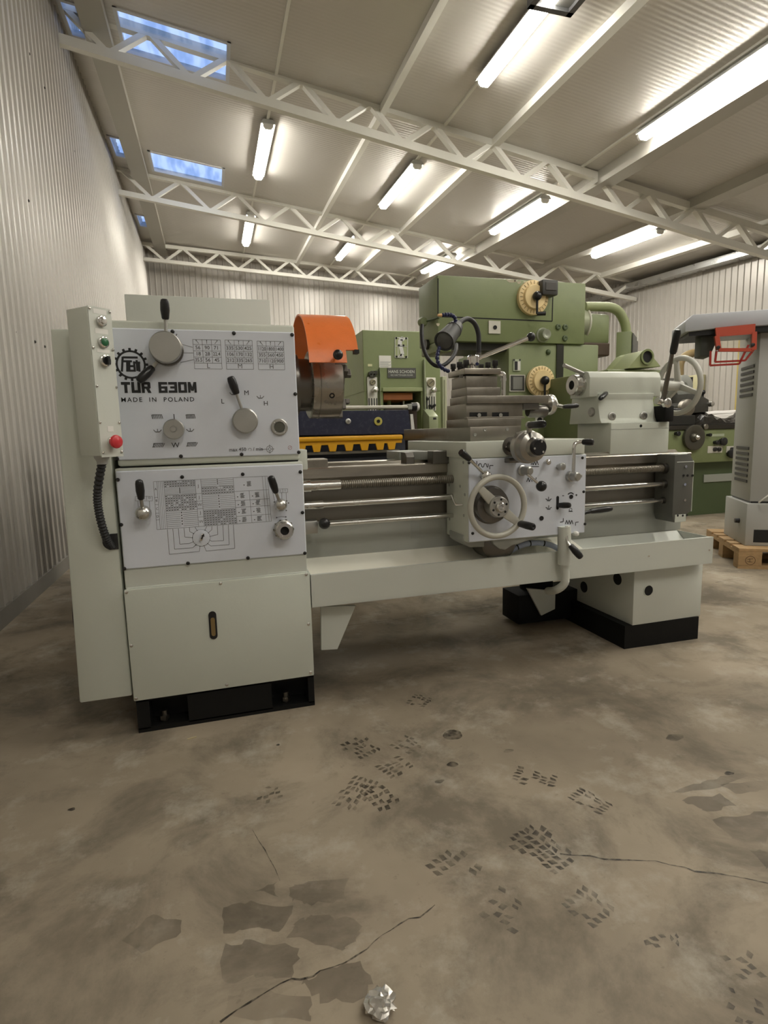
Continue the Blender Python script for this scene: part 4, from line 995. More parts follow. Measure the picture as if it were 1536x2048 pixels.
# levers on the apron
c = at(*Z5(478, 478), YA - .02); bm = B(); cyl(bm, c + Vector((0, .02, 0)), c, .017, seg=16); ball(bm, c, .0215, 18); lv = part('thread_lever', bm, STEEL, smooth=60)
a, b = at(*Z5(338, 335), YA - .05), at(*Z5(262, 272), YA - .065); bm = B(); cyl(bm, c, a, .0062, seg=12); obj('lever_rod', bm, CHROME, lv, smooth=40)
bm = B(); revolve(bm, a, b - a, [(0, .009), (.008, .0115), ((b - a).length - .006, .0135), ((b - a).length, .011)], 14); obj('lever_grip', bm, BLACK, lv, smooth=40)
c = at(*Z5(782, 430), YA); bm = B(); revolve(bm, c, (.25, -1, 0), [(0, .0215), (.006, .0215), (.010, .017), (.045, .0165), (.050, .012)], 20); lv = part('feed_direction_lever', bm, BRUSH, smooth=35)
a, b = at(*Z5(830, 462), YA - .04), at(*Z5(950, 565), YA - .055); bm = B(); cyl(bm, a, b, .006, seg=12); obj('lever_rod', bm, CHROME, lv, smooth=40); bm = B(); ball(bm, b, .0208, 18); obj('ball_knob', bm, BLACK, lv, smooth=60)
c = at(*Z5(1190, 480), YA); bm = B(); revolve(bm, c, (.25, -1, 0), [(0, .021), (.012, .021), (.014, .017), (.040, .018), (.046, .014)], 20); lv = part('half_nut_lever', bm, BRUSH, smooth=35)
yb = YA - .04
bm = B(); tube(bm, smooth_path([at(*Z5(1222, 450), yb), at(*Z5(1226, 330), yb), at(*Z5(1228, 230), yb), at(*Z5(1250, 195), yb), at(*Z5(1305, 185), yb - .01)], 6), .0072, 12); obj('lever_rod', bm, CHROME, lv, smooth=60)
bm = B(); grip(bm, at(*Z5(1300, 187), yb - .01), at(*Z5(1398, 190), yb - .045), .0135); obj('lever_grip', bm, BLACK, lv, smooth=40)
p = at(*Z5(1270, 478), YA - .03); bm = B(); box(bm, p.x - .01, p.x + .012, p.y - .006, p.y + .006, p.z - .005, p.z + .005, .001); obj('pin', bm, BRUSH, lv)
c = at(*Z5(1092, 400), YA); bm = B(); revolve(bm, c, (.2, -1, .1), [(0, .010), (.012, .010), (.012, .014), (.028, .0145), (.030, .011)], 16); part('oil_pump_knob', bm, BRUSH, smooth=35)
c = at(*Z5(980, 358), YA); bm = B(); cyl(bm, c, c + Vector((0, -.018, 0)), .006, seg=10); ball(bm, c + Vector((0, -.022, 0)), .0125, 16); part('push_knob', bm, CHROME, smooth=60)
c = at(*Z5(690, 345), YA); bm = B(); box(bm, c.x - .028, c.x + .028, YA - .035, YA + .002, c.z - .008, c.z + .010, .004); part('wheel_stop', bm, CAST, smooth=30)
# cross slide wheel: stands well out of the saddle front
fx, fz = at(*Z5(690, 225), 1.95).x, at(*Z5(690, 225), 1.95).z
AXC = Vector((fx, 1.952, fz))
bm = B(); revolve(bm, AXC, (0, -1, 0), [(0, .036), (.010, .036), (.012, .024), (.10, .024), (.11, .030)], 24); cw = part('cross_slide_wheel', bm, CAST, smooth=35)
for k in range(3):
    a = math.radians(60 + 120 * k); p = AXC + Vector((.028 * math.cos(a), -.010, .028 * math.sin(a))); bm = B(); revolve(bm, p, (0, -1, 0), [(0, .0055), (.005, .0055), (.005, .003), (.001, 0)], 10); obj('socket_screw', bm, CHROME, cw)
bm = B(); o = AXC + Vector((0, -.10, 0)); revolve(bm, o, (0, -1, 0), [(0, .050), (.004, .060), (.030, .060), (.033, .056), (.062, .053), (.072, .036), (.090, .031)], 40); obj('wheel_dial', bm, MIDST, cw, smooth=35)
o2 = o + Vector((0, -.090, 0)); bm = B(); revolve(bm, o2, (0, -1, 0), [(0, .029), (.012, .029), (.015, .026), (.015, 0)], 28); obj('end_cap', bm, BLACK, cw, smooth=35)
for k in range(3):
    a = math.radians(70 + 120 * k); p = o2 + Vector((.021 * math.cos(a), -.0148, .021 * math.sin(a))); bm = B(); revolve(bm, p, (0, -1, 0), [(0, .004), (.0015, .004)], 8); obj('cap_screw', bm, CHROME, cw)
e0 = o + Vector((-.005, -.045, .045)); e1 = o + Vector((-.012, -.052, .078))
bm = B(); cyl(bm, e0, e1, .010, .009, seg=12); ball(bm, e1, .0135, 14); obj('crank_arm', bm, BRUSH, cw, smooth=50)
bm = B(); revolve(bm, e1, (.06, -1, .02), [(0, .009), (.006, .012), (.06, .014), (.085, .0125), (.09, .009), (.09, .004), (.086, 0)], 16); obj('crank_handle', bm, BLACK, cw, smooth=35)
# underside of the apron
bm = B(); p = [at(*Z5(*q), 1.99) for q in ((280, 985), (1060, 940), (1035, 960), (720, 1075), (640, 1110), (560, 1105), (440, 1085), (340, 1090), (285, 1050))]
prismY(bm, [(v.x, v.z) for v in p], 1.99, 2.13, .006); part('worm_housing', bm, GREYPAINT, smooth=30)
c = at(*Z5(600, 1050), 1.985); bm = B(); revolve(bm, (c.x, 2.1, c.z), (0, -1, 0), [(0, .075), (.105, .075), (.115, .062), (.118, 0)], 32); part('worm_cover', bm, CAST, smooth=35)
c = at(*Z5(610, 1010), 1.97); bm = B(); prismY(bm, [(v.x, v.z) for v in [at(*Z5(*q), 1.965) for q in ((520, 1000), (1020, 950), (960, 985), (700, 1070), (640, 1108), (590, 1100), (540, 1060))]], 1.962, 1.985, .004); part('housing_arm', bm, GREYPAINT, smooth=30)
# switch lever tube at the right of the apron
q0, q1, q2 = at(1128, 1062, 1.945), at(1129, 1128, 1.945), at(1130, 1134, 1.945)
bm = B(); cyl(bm, q0 + Vector((0, 0, .02)), q1, .0265, seg=20); swt = part('switch_tube', bm, PAINT2, smooth=40)
bm = B(); tube(bm, smooth_path([q1, at(1131, 1150, 1.945), at(1128, 1168, 1.95), at(1112, 1180, 1.99), at(1096, 1182, 2.10)], 8), .0165, 14); obj('hose_bend', bm, PAINT2, swt, smooth=60)
sw = at(1133, 1062, 1.93); bm = B(); tube(bm, smooth_path([sw + Vector((0, 0, .02)), at(1134, 1080, 1.92), at(1143, 1095, 1.90)], 6), .006, 10); swl = part('switch_lever', bm, CHROME, smooth=60)
bm = B(); grip(bm, at(1140, 1090, 1.905), at(1163, 1116, 1.88), .0145); obj('lever_grip', bm, BLACK, swl, smooth=40)
c = at(1147, 1066, 1.96); bm = B(); cyl(bm, c, c + Vector((0, -.02, 0)), .010, seg=12); ball(bm, c + Vector((0, -.02, 0)), .0105, 12); part('tube_clamp', bm, WHITE, smooth=50)
lg = at(1172, 1025, 2.04); bm = B(); tube(bm, [lg + Vector((-.03, 0, -.01)), lg, at(1200, 1020, 2.04)], .008, 10); l2 = part('side_lever', bm, BLACK, smooth=50); bm = B(); grip(bm, at(1180, 1023, 2.04), at(1224, 1017, 2.04), .0135); obj('lever_grip', bm, BLACK, l2, smooth=40)
# pale blue hose arching out of the tray
hp_ = smooth_path([at(1000, 1122, 2.05), at(1018, 1104, 2.05), at(1040, 1092, 2.05), at(1066, 1086, 2.05), at(1094, 1088, 2.04), at(1116, 1098, 2.03), at(1126, 1118, 2.02)], 8)
bm = B(); tube(bm, hp_, .0115, 12); ch_ = part('coolant_hose', bm, HOSEW, smooth=60)
for k in (14, 22, 30):
    bm = B(); d_ = (hp_[k + 1] - hp_[k]).normalized(); cyl(bm, hp_[k] - d_ * .0025, hp_[k] + d_ * .0025, .0125, seg=12); obj('hose_band', bm, BLACK, ch_)
# saddle
SZ0, SZ1 = AZ1 - .001, .957
bm = B(); xs0, xs1 = aX(932, 900, YA), aX(1170, 890, YA); prismZ(bm, [(xs0, YA), (xs1, YA), (xs1, 2.62), (xs0, 2.62)], SZ0, SZ1, .004); part('saddle', bm, PAINT, smooth=30)
xw0 = aX(803, 875, 2.5); 
bm = B(); prismZ(bm, [(aX(815, 890, 2.2), 2.32), (aX(868, 890, 2.2), 2.20), (xs0 + .02, 2.16), (xs0 + .02, 2.5), (aX(815, 890, 2.2), 2.5)], .882, .917, .003); part('saddle_wing', bm, GREYPAINT, smooth=30)
bm = B(); box(bm, aX(865, 903, 2.14), xs0 + .01, 2.135, 2.2, .868, .922, .003); part('way_wiper', bm, CAST)
bm = B(); box(bm, xs1 - .01, xs1 + .03, 2.14, 2.2, .87, .90, .003); part('way_wiper', bm, CAST)
# cross slide and compound rest (steel)
C4 = lambda px, py, Y: at(*Z4(px, py), Y)
def steel(name, x0, x1, y0, y1, z0, z1, m=STEELD, bev=.002): bm = B(); box(bm, x0, x1, y0, y1, z0, z1, bev); return part(name, bm, m, smooth=30)
yf = 2.06
a, b = C4(440, 1225, yf), C4(812, 1140, yf)
csl = steel('cross_slide', a.x, b.x, yf, 2.88, SZ1 - .001, b.z)
for q in ((547, 1170), (710, 1165), (475, 1205), (785, 1200)): p = C4(*q, yf); bm = B(); revolve(bm, p, (0, -1, 0), [(0, .007), (.003, .007), (.003, .003), (.0005, 0)], 10); obj('socket_screw', bm, BRUSH, csl)
yf2 = 2.07
zt = C4(600, 1085, yf2).z
c2 = steel('swivel_base', C4(424, 1100, yf2).x, C4(815, 1100, yf2).x, yf2, 2.29, b.z - .001, zt)
yf3 = 2.09
z3 = C4(600, 975, yf3).z; z4 = C4(600, 920, yf3).z
cb = steel('compound_base', C4(410, 1030, yf3).x, C4(825, 1030, yf3).x, yf3, 2.285, zt - .001, z3)
bm = B(); box(bm, C4(405, 1078, yf3).x, C4(828, 1078, yf3).x, yf3 - .012, yf3 + .01, zt - .002, zt + .006, .001); obj('ledge', bm, STEELD, cb)
for (x0, x1, xb) in ((435, 562, 498), (600, 722, 655)):
    a, b = C4(x0, 1072, yf3), C4(x1, 1040, yf3); bm = B(); box(bm, a.x, b.x, yf3 - .0012, yf3 + .002, a.z, b.z); obj('bolt_slot', bm, DARK, cb)
    p = C4(xb, 1062, yf3); bm = B(); revolve(bm, p + Vector((0, -.001, 0)), (0, -1, 0), [(0, .0085), (.010, .0085)], 6); obj('slot_bolt', bm, BRUSH, cb)
ts = steel('top_slide', C4(408, 950, yf3).x, C4(1003, 950, yf3).x, yf3 - .012, 2.25, z3 - .001, z4)
bm = B(); box(bm, C4(828, 1000, yf3).x, C4(945, 1000, yf3).x, yf3, 2.3, C4(880, 1020, yf3).z, z3, .002); obj('slide_underside', bm, CAST, ts)
# top slide crank at the right
cc = Vector((C4(1003, 975, yf3 + .06).x, yf3 + .07, C4(985, 985, yf3 + .06).z))
bm = B(); revolve(bm, cc, XD, [(-.01, .020), (.006, .042), (.020, .045), (.032, .040), (.036, .018), (.05, .016)], 32); tw = part('top_slide_dial', bm, STEEL, smooth=35)
e1 = cc + Vector((.05, -.055, -.012)); bm = B(); cyl(bm, cc + Vector((.045, 0, 0)), e1, .008, .007, seg=12); ball(bm, cc + Vector((.045, 0, 0)), .013, 14); obj('crank_arm', bm, BRUSH, tw, smooth=50)
bm = B(); grip(bm, e1, e1 + Vector((.065, -.012, .004)), .0105); obj('crank_handle', bm, BLACK, tw, smooth=40)
bm = B(); revolve(bm, cc + Vector((-.10, -.02, -.028)), XD, [(0, .02), (.01, .026), (.08, .026), (.09, .02)], 20); obj('screw_cover', bm, CAST, tw, smooth=35)
# tool post
yt = 2.12; tc = Vector((C4(525, 800, 2.22).x, 2.23, 0))
zb0, zb1, zb2 = z4, C4(540, 858, yt).z, C4(540, 768, yt).z
steel('tool_post_base', C4(415, 880, yt).x, C4(662, 880, yt).x, yt, 2.28, zb0 - .001, zb1)
px0, px1, py0, py1 = aX(929, 745, 2.13), aX(1002, 745, 2.13), 2.13, 2.30
tc = Vector(((px0 + px1) / 2 + .005, (py0 + py1) / 2, 0))
bm = B(); box(bm, px0 + .012, px1 - .010, py0 + .012, py1 - .012, zb1, zb2, .002); tp = part('tool_post', bm, STEELD, smooth=30)
zp0, zp1 = zb2, C4(540, 716, yt).z
bm = B(); box(bm, px0, px1, py0, py1, zp0 + .004, zp1, .003); obj('clamp_plate', bm, STEELW, tp, smooth=30)
src = None
for fx_, fy_ in ((.10, .12), (.10, .5), (.10, .88), (.9, .12), (.9, .5), (.9, .88), (.36, .9), (.64, .9)):
    p = Vector((px0 + (px1 - px0) * fx_, py0 + (py1 - py0) * fy_, zp1))
    if src is None:
        bm = B(); cyl(bm, p, p + Vector((0, 0, .012)), .008, seg=10); box(bm, p.x - .009, p.x + .009, p.y - .009, p.y + .009, p.z + .012, p.z + .034, .001); src = obj('tool_bolt', bm, mat('black_oxide', (.03, .028, .025), .4, .6), tp, smooth=40)
    else: link_copy(src, p + Vector((0, 0, .017)), tp)
for k, fx_ in enumerate((.3, .62)):
    p = Vector((px0 + (px1 - px0) * fx_ - .05 * (1 - k), py0 + .03, zp0)); bm = B(); box(bm, p.x - .006, p.x + .006, p.y - .006, p.y + .006, p.z - .008, p.z + .004); obj('bolt_tip', bm, CAST, tp)
hb = Vector((tc.x - .012, tc.y - .01, zp1)); bm = B(); cyl(bm, hb, hb + Vector((0, 0, .03)), .016, seg=16); revolve(bm, hb + Vector((0, 0, .02)), (0, 0, 1), [(0, .023), (.004, .026), (.034, .026), (.040, .021)], 24); hub = part('clamp_hub', bm, CHROME, smooth=35)
l0 = hb + Vector((.01, -.01, .044)); l1 = at(1062, 674, 2.13)
bm = B(); cyl(bm, l0, l1, .0085, .0095, seg=14); obj('clamp_lever', bm, CHROME, hub, smooth=40)
bm = B(); ball(bm, l1, .0185, 18); obj('ball_knob', bm, BLACK, hub, smooth=60)
bm = B(); ball(bm, hb + Vector((0, 0, .022)), .005, 8); p = hb + Vector((.004, -.026, .022)); revolve(bm, p, (0, -1, 0), [(0, .007), (.004, .007)], 10); obj('hub_screw', bm, BLUEH, hub)
# coolant pipe with elbow beside the tool post
e0 = C4(683, 915, 2.2); bm = B(); cyl(bm, e0 + Vector((0, 0, -.01)), C4(685, 810, 2.2), .0098, seg=14); tube(bm, smooth_path([C4(685, 815, 2.2), C4(685, 785, 2.2), C4(680, 763, 2.2), C4(655, 758, 2.2)], 6), .0115, 14); part('coolant_elbow', bm, CHROME, smooth=60)
bm = B(); revolve(bm, C4(685, 812, 2.2), (0, 0, 1), [(0, .013), (.010, .013)], 14); part('elbow_collar', bm, CHROME, smooth=40)
# work lamp on its goose neck
LP = lambda px, py, Y: at(840 + px * .18229, 620 + py * .18229, Y)
bm = B(); tube(bm, smooth_path([LP(642, 520, 2.36), LP(645, 400, 2.36), LP(640, 260, 2.36), LP(600, 150, 2.35), LP(530, 98, 2.33), LP(465, 118, 2.30), LP(415, 165, 2.27)], 10), .0105, 14); gn = part('goose_neck', bm, RUBBER, smooth=60)
bm = B(); cyl(bm, (gn.location + ORG[LT] if False else LP(642, 540, 2.36)), LP(642, 470, 2.36), .012, seg=14); obj('neck_ferrule', bm, CAST, gn, smooth=40)
la, lb_ = LP(405, 175, 2.26), LP(262, 345, 2.18); d_ = lb_ - la; L_ = d_.length
LAMPG = mat('lamp_dark_grey', (.045, .046, .044), .5)
bm = B(); revolve(bm, la, d_, [(0, .016), (.004, .028), (L_ * .24, .034), (L_ * .30, .036), (L_ * .32, .034), (L_ * .9, .041), (L_, .042), (L_, .036), (L_ - .008, .035), (L_ - .008, 0)], 28); wl = part('work_lamp', bm, LAMPG, smooth=35)
bm = B(); revolve(bm, lb_ - d_.normalized() * .0075, d_, [(0, .035), (.004, .034), (.006, .018), (.0065, 0)], 24); obj('lens', bm, mat('lamp_lens', (.12, .12, .115), .15), wl, smooth=60)
bm = B(); tube(bm, smooth_path([LP(25, 165, 2.40), LP(20, 260, 2.38), LP(35, 400, 2.36), LP(80, 520, 2.34), LP(160, 605, 2.31), LP(250, 610, 2.30), LP(340, 540, 2.32), LP(392, 455, 2.36), LP(400, 380, 2.42)], 10), .0085, 12); part('lamp_cable', bm, RUBBER, smooth=60)
# segmented navy coolant hose: every link a ball-like bead
def links(pts, r, n):
    path = smooth_path(pts, 12); tot = sum((b - a).length for a, b in zip(path, path[1:])); step = tot / n; acc = 0; out = [path[0]]; need = step
    for a, b in zip(path, path[1:]):
        s = (b - a).length
        while acc + s >= need - 1e-9: out.append(a + (b - a) * ((need - acc) / s)); need += step
        acc += s
    bm = B()
    for a, b in zip(out, out[1:]):
        l_ = (b - a).length; revolve(bm, a, b - a, [(0, r * .62), (l_ * .12, r * .7), (l_ * .3, r), (l_ * .6, r * .98), (l_ * .85, r * .78), (l_, r * .62)], 12)
    return bm
bm = links([LP(320, 672, 2.16), LP(270, 655, 2.15), LP(215, 610, 2.14), LP(188, 545, 2.15), LP(195, 470, 2.16), LP(215, 405, 2.18)], .0085, 9); sh = part('segmented_hose', bm, BLUEH, smooth=60)
bm = links([LP(375, 160, 2.22), LP(395, 110, 2.22), LP(360, 62, 2.21), LP(300, 48, 2.2), LP(235, 58, 2.2)], .0085, 8); obj('upper_links', bm, BLUEH, sh, smooth=60)
bm = B(); cyl(bm, LP(238, 58, 2.2), LP(195, 58, 2.2), .0068, .005, seg=12); obj('nozzle', bm, mat('pale_orange_plastic', (.75, .45, .2), .4), sh, smooth=40)

# ---- tailstock -------------------------------------------------------------
T6 = lambda px, py, Y: at(*Z6(px, py), Y)
ty1, ty2, ty3 = 2.235, 2.262, 2.285
zA, zB, zC = .872, T6(500, 1005, ty1).z, T6(500, 1045, ty1).z
bm = B(); box(bm, T6(428, 1090, ty1).x, T6(838, 1090, ty1).x, ty1, 2.49, zA, zB, .004); tb = part('tailstock_base', bm, PAINT, smooth=30)
bm = B(); z_ = T6(500, 1052, ty1).z; box(bm, T6(429, 1090, ty1).x, T6(838, 1090, ty1).x, ty1 - .0006, ty1 + .002, z_ - .001, z_ + .001); obj('joint_line', bm, GREYPAINT, tb)
p = T6(640, 1028, ty1); bm = B(); revolve(bm, p, (0, -1, 0), [(0, .007), (.0015, .007)], 14); obj('plug', bm, DARK, tb)
zD, zE = T6(500, 812, ty2).z, T6(500, 640, ty3).z
xb0, xb1, xt0, xt1 = T6(352, 940, ty2).x, T6(745, 940, ty2).x, T6(280, 720, ty3).x, T6(782, 720, ty3).x
bm = B(); prismX(bm, [(ty2 - .012, zB - .001), (ty2, zB + .02), (ty2 + .02, zD - .02), (ty2 + .012, zD + .01), (2.48, zD + .01), (2.50, zB - .001)], xb0, xb1, .004); tl_ = part('tailstock_body', bm, PAINT, smooth=30)
for q in ((305, 940), (437, 962), (660, 958)):
    if q[0] < 340: continue
    p = T6(*q, ty2 - .002); bm = B(); revolve(bm, p + Vector((0, .006, 0)), (0, -1, 0), [(0, .020), (.008, .020), (.010, .017), (.010, .009), (.004, .009), (.004, 0)], 18); obj('clamp_bolt', bm, BRUSH, tl_, smooth=35)
bm = B(); p = Vector((xb0, 2.32, (zB + zD) / 2 - .01)); revolve(bm, p, (-1, 0, 0), [(-.005, .022), (.006, .022), (.010, .018), (.010, .008), (.003, 0)], 18); obj('clamp_bolt', bm, BRUSH, tl_, smooth=35)
yc = AY; hw_ = (yc - ty3)
bm = B(); prismX(bm, [(ty3, zD - .005), (ty3, zE - .03), (ty3 + .012, zE - .006), (ty3 + .03, zE), (2 * yc - ty3 - .03, zE), (2 * yc - ty3, zE - .03), (2 * yc - ty3, zD - .005)], xt0, xt1, .004); part('tailstock_barrel', bm, PAINT, smooth=35)
qx = aX(1143, 769, AY); bm = B(); revolve(bm, (qx, AY, AZ), XD, [(.06, 0), (.06, .017), (0, .021), (.0, .044), (.004, .048), (xt0 - qx - .010, .048), (xt0 - qx - .010, .053), (xt0 - qx + .01, .053)], 36); ql = part('quill', bm, STEEL, smooth=35)
bm = B(); revolve(bm, (qx + .012, AY, AZ), XD, [(0, .0203), (.001, .0203)], 24); obj('taper_bore', bm, DARK, ql)
bm = B(); cyl(bm, (xt0 - .005, AY - .03, AZ + .05), T6(98, 600, 2.30) + Vector((0, 0, 0)), .009, seg=12); part('quill_lever', bm, BRUSH, smooth=40)
bm = B(); a, b = T6(395, 800, ty3 - .01), T6(352, 838, ty3 - .05); cyl(bm, a + Vector((0, .02, 0)), a, .010, seg=12); l3 = part('quill_clamp', bm, BRUSH, smooth=40); bm = B(); grip(bm, a + (a - b) * .1, b, .012); obj('lever_grip', bm, BLACK, l3, smooth=40)
# long clamp lever with black hand grip
a, b, c = T6(795, 880, 2.19), T6(868, 505, 2.12), T6(902, 345, 2.09)
bm = B(); prism(bm, [a + Vector((-.012, 0, 0)), a + Vector((.012, 0, 0)), b + Vector((.008, 0, 0)), b + Vector((-.008, 0, 0))], (0, .008, 0)); tlv = part('clamp_lever', bm, CAST)
bm = B(); revolve(bm, b - (c - b) * .1, c - b, [(0, .012), (.01, .0155), ((c - b).length * .9, .0155), ((c - b).length * 1.06, .012), ((c - b).length * 1.1, 0)], 14); obj('lever_grip', bm, BLACK, tlv, smooth=40)
p = T6(775, 850, 2.19); bm = B(); cyl(bm, p + Vector((-.02, 0, .0)), p + Vector((.05, 0, -.015)), .016, seg=16); revolve(bm, p + Vector((.02, -.012, -.012)), (0, -1, 0), [(0, .022), (.016, .022), (.02, .016)], 18); obj('lever_hub', bm, STEEL, tlv, smooth=40)
bm = B(); box(bm, xb1 - .002, xb1 + .05, 2.2, 2.34, zB + .0, zB + .075, .006); part('tailstock_side_block', bm, BLACKPAINT, smooth=30)
# tailstock hand wheel, square to the spindle axis
hx = aX(1357, 775, AY); hc = Vector((hx, AY, AZ - .004))
WG = mat('wheel_grey_paint', (.52, .52, .47), .4, var=.04)
bm = B(); torus(bm, hc, XD, .136, .0135, 56, 12); tw2 = part('tailstock_wheel', bm, WG, smooth=60)
bm = B(); revolve(bm, (xt1 - .005, AY, AZ - .004), XD, [(0, .050), (.02, .050), (.024, .03), (hx - xt1 - .03, .024), (hx - xt1 + .02, .024)], 28); obj('hub', bm, WG, tw2, smooth=35)
for k in range(3):
    a = math.radians(200 + 120 * k); e = Vector((0, math.cos(a), math.sin(a))); s = XD.cross(e); o = hc - XD * .012
    bm = B(); prism(bm, [o + e * .02 - s * .016, o + e * .132 - s * .010 + XD * .004, o + e * .132 + s * .010 + XD * .004, o + e * .02 + s * .016], XD * .018, .004); obj('spoke', bm, WG, tw2, smooth=40)
a = math.radians(-60); e = Vector((0, math.cos(a), math.sin(a))); bm = B(); revolve(bm, hc + e * .136, XD, [(0, .008), (.012, .012), (.08, .012), (.085, .008)], 14); obj('wheel_handle', bm, BLACK, tw2, smooth=40)
# ================================================================== THINGS BEHIND THE LATHE
def frontbox(bm, a, b, Y0, Y1, bev=0.0):
    """box whose front face spans two sighted points"""
    p, q = at(*a, Y0), at(*b, Y0); box(bm, min(p.x, q.x), max(p.x, q.x), Y0, Y1, min(p.z, q.z), max(p.z, q.z), bev)
# electrical cabinet behind the headstock
t = thing('electrical_cabinet', (-.03, 2.97, 0), 'tall pale grey electrical cabinet standing behind the lathe headstock', 'cabinet')
x0, x1, zt_ = aX(249, 600, 2.85), aX(541, 620, 2.85), 1.642
bm = B(); box(bm, x0, x1, 2.852, 3.15, .06, zt_, .004); obj('cabinet_body', bm, PAINT2, t, smooth=30)
bm = B(); box(bm, x0 + .02, x1 - .02, 2.842, 2.852, .12, zt_ - .22, .003); dr = obj('cabinet_door', bm, PAINT, t)
bm = B(); cyl(bm, (x1 - .06, 2.842, 1.0), (x1 - .06, 2.825, 1.0), .012, seg=12); box(bm, x1 - .068, x1 - .052, 2.815, 2.828, .955, 1.045, .003); obj('door_handle', bm, BLACK, dr)
bm = B(); box(bm, x0 + .01, x1 - .01, 2.87, 3.13, 0, .06); obj('cabinet_plinth', bm, BLACKPAINT, t)

# ---- navy guillotine shear ------------------------------------------------
S8 = lambda px, py, Y: at(590 + px * .17578, 800 + py * .17578, Y)
SYF = 3.9
t = thing('guillotine_shear', (.45, 4.2, 0), 'dark navy sheet metal shear with yellow finger guard behind the chuck', 'shear')
sxl = -.75
a, b, c, d = S8(1292, 112, SYF), S8(1318, 345, SYF), S8(0, 385, SYF), S8(1290, 385, SYF)
bm = B(); prismY(bm, [(sxl, c.z), (b.x, d.z), (b.x, b.z), (a.x, a.z), (sxl, a.z)], SYF, SYF + .06, .003); beam = obj('blade_beam', bm, NAVY, t)
bm = B(); a, b = S8(560, 105, SYF), S8(1290, 58, SYF); box(bm, sxl, b.x, SYF - .01, SYF + .09, a.z, b.z, .01); obj('top_rail', bm, OFFWHITE, t, smooth=30)
bm = B(); box(bm, S8(1278, 80, SYF).x, S8(1330, 80, SYF).x, SYF - .012, SYF + .1, S8(1290, 110, SYF).z, S8(1290, 45, SYF).z, .006); obj('rail_bracket', bm, GREYPAINT, t)
c = S8(1340, 75, SYF); e = S8(1398, 72, SYF); bm = B(); revolve(bm, (c.x, SYF + .04, c.z), XD, [(0, .03), (e.x - c.x, .03)], 20); rl = obj('roller', bm, BLACK, t, smooth=40)
bm = B(); revolve(bm, (e.x, SYF + .04, c.z), XD, [(0, .032), (.012, .032), (.02, .026)], 20); obj('roller_cap', bm, WHITE, rl, smooth=40)
bm = B(); p = [S8(*q, SYF - .004) for q in ((1312, 160), (1342, 160), (1362, 340), (1325, 340))]; prismY(bm, [(v.x, v.z) for v in p], SYF - .004, SYF + .02); obj('edge_strip', bm, WHITE, t)
bm = B(); prismY(bm, [(S8(1345, 60, SYF).x, S8(1345, 60, SYF).z), (S8(1440, 60, SYF).x, S8(1345, 60, SYF).z), (S8(1440, 60, SYF).x, 0), (S8(1345, 60, SYF).x, 0)], SYF + .1, SYF + .7); obj('side_frame', bm, mat('brown_frame', (.055, .035, .022), .5, var=.2), t)
bm = B(); box(bm, sxl, S8(1290, 400, SYF).x, SYF + .04, SYF + .7, .0, .83); obj('shear_bed', bm, mat('grey_navy', (.05, .055, .075), .5), t)
p, q = S8(75, 482, SYF), S8(1200, 400, SYF); q.z = S8(75, 422, SYF).z; bm = B(); box(bm, sxl, q.x, SYF - .06, SYF - .005, p.z, q.z, .012, 3); obj('hold_down_bar', bm, YELLOW, t, smooth=30)
p, q = S8(600, 505, SYF), S8(1195, 470, SYF); q.z = S8(600, 462, SYF).z; bm = B(); box(bm, sxl, q.x, SYF - .045, SYF - .02, p.z, q.z, .003); fg = obj('finger_guard', bm, YELLOW, t)
zb_ = S8(600, 578, SYF).z; zt2 = S8(600, 505, SYF).z
bm = B(); box(bm, sxl, S8(1285, 420, SYF).x, SYF + .065, SYF + .4, .82, S8(0, 385, SYF).z + .03); obj('dark_backing', bm, mat('grey_navy', (.05, .055, .075), .5), t)  # dark backing added so the gaps around the guard look dark
for k, cx in enumerate((60, 235, 415, 600, 775, 950, 1080)):
    x_ = S8(cx, 540, SYF).x; h = .035
    bm = B(); prismY(bm, [(x_ - h * .62, zb_), (x_ + h * .62, zb_), (x_ + h * .95, zt2 + .004), (x_ - h * .95, zt2 + .004)], SYF - .045, SYF - .025, .002); obj('finger', bm, YELLOW, fg)
for px_, m_, r_ in ((604, ALU, .019), (945, mat('yellow_cap', (.55, .5, .12), .5), .030)):
    p = S8(px_, 242, SYF); bm = B(); revolve(bm, p, (0, -1, 0), [(0, r_), (.006, r_), (.008, r_ * .8), (.008, r_ * .45), (.002, 0)], 18); obj('beam_cap', bm, m_, beam, smooth=35)
    bm = B(); revolve(bm, p + Vector((0, -.006, 0)), (0, -1, 0), [(0, r_ * .4), (.006, r_ * .4)], 10); obj('beam_bolt', bm, DARK if r_ > .02 else CHROME, beam)
bm = B()
box(bm, sxl, S8(1180, 560, SYF).x, SYF - .02, SYF + .3, zb_ - .02, zb_ - .002); obj('shear_table', bm, STEELD, t)

# ---- green hydraulic press ----------------------------------------------
P7 = lambda px, py, Y=6.2: at(700 + px * .13021, 640 + py * .13021, Y)
PY = 6.2
t = thing('hydraulic_press', (2.1, 6.9, 0), 'tall green hydraulic press with maker plate and white gauge panels', 'press')
x0, x1 = P7(208, 800).x, P7(1388, 800).x; zt_ = P7(700, 165).z
zr = P7(700, 1040).z; zo = P7(700, 1100).z
xo0, xo1 = P7(505, 1100).x, P7(1092, 1100).x
bm = B(); box(bm, x0, x1, PY, 7.6, zo, zt_, .008); box(bm, x0, xo0, PY, 7.6, 0, zo); box(bm, xo1, x1, PY, 7.6, 0, zo); box(bm, xo0, xo1, 7.0, 7.6, 0, zo); box(bm, xo0, xo1, PY, 7.0, 0, .78)
obj('press_frame', bm, GREEN, t)
bm = B(); box(bm, xo0 - .01, xo1 + .01, PY - .03, PY, zo, zr, .006); obj('ram_guard_rail', bm, GREEN2, t)
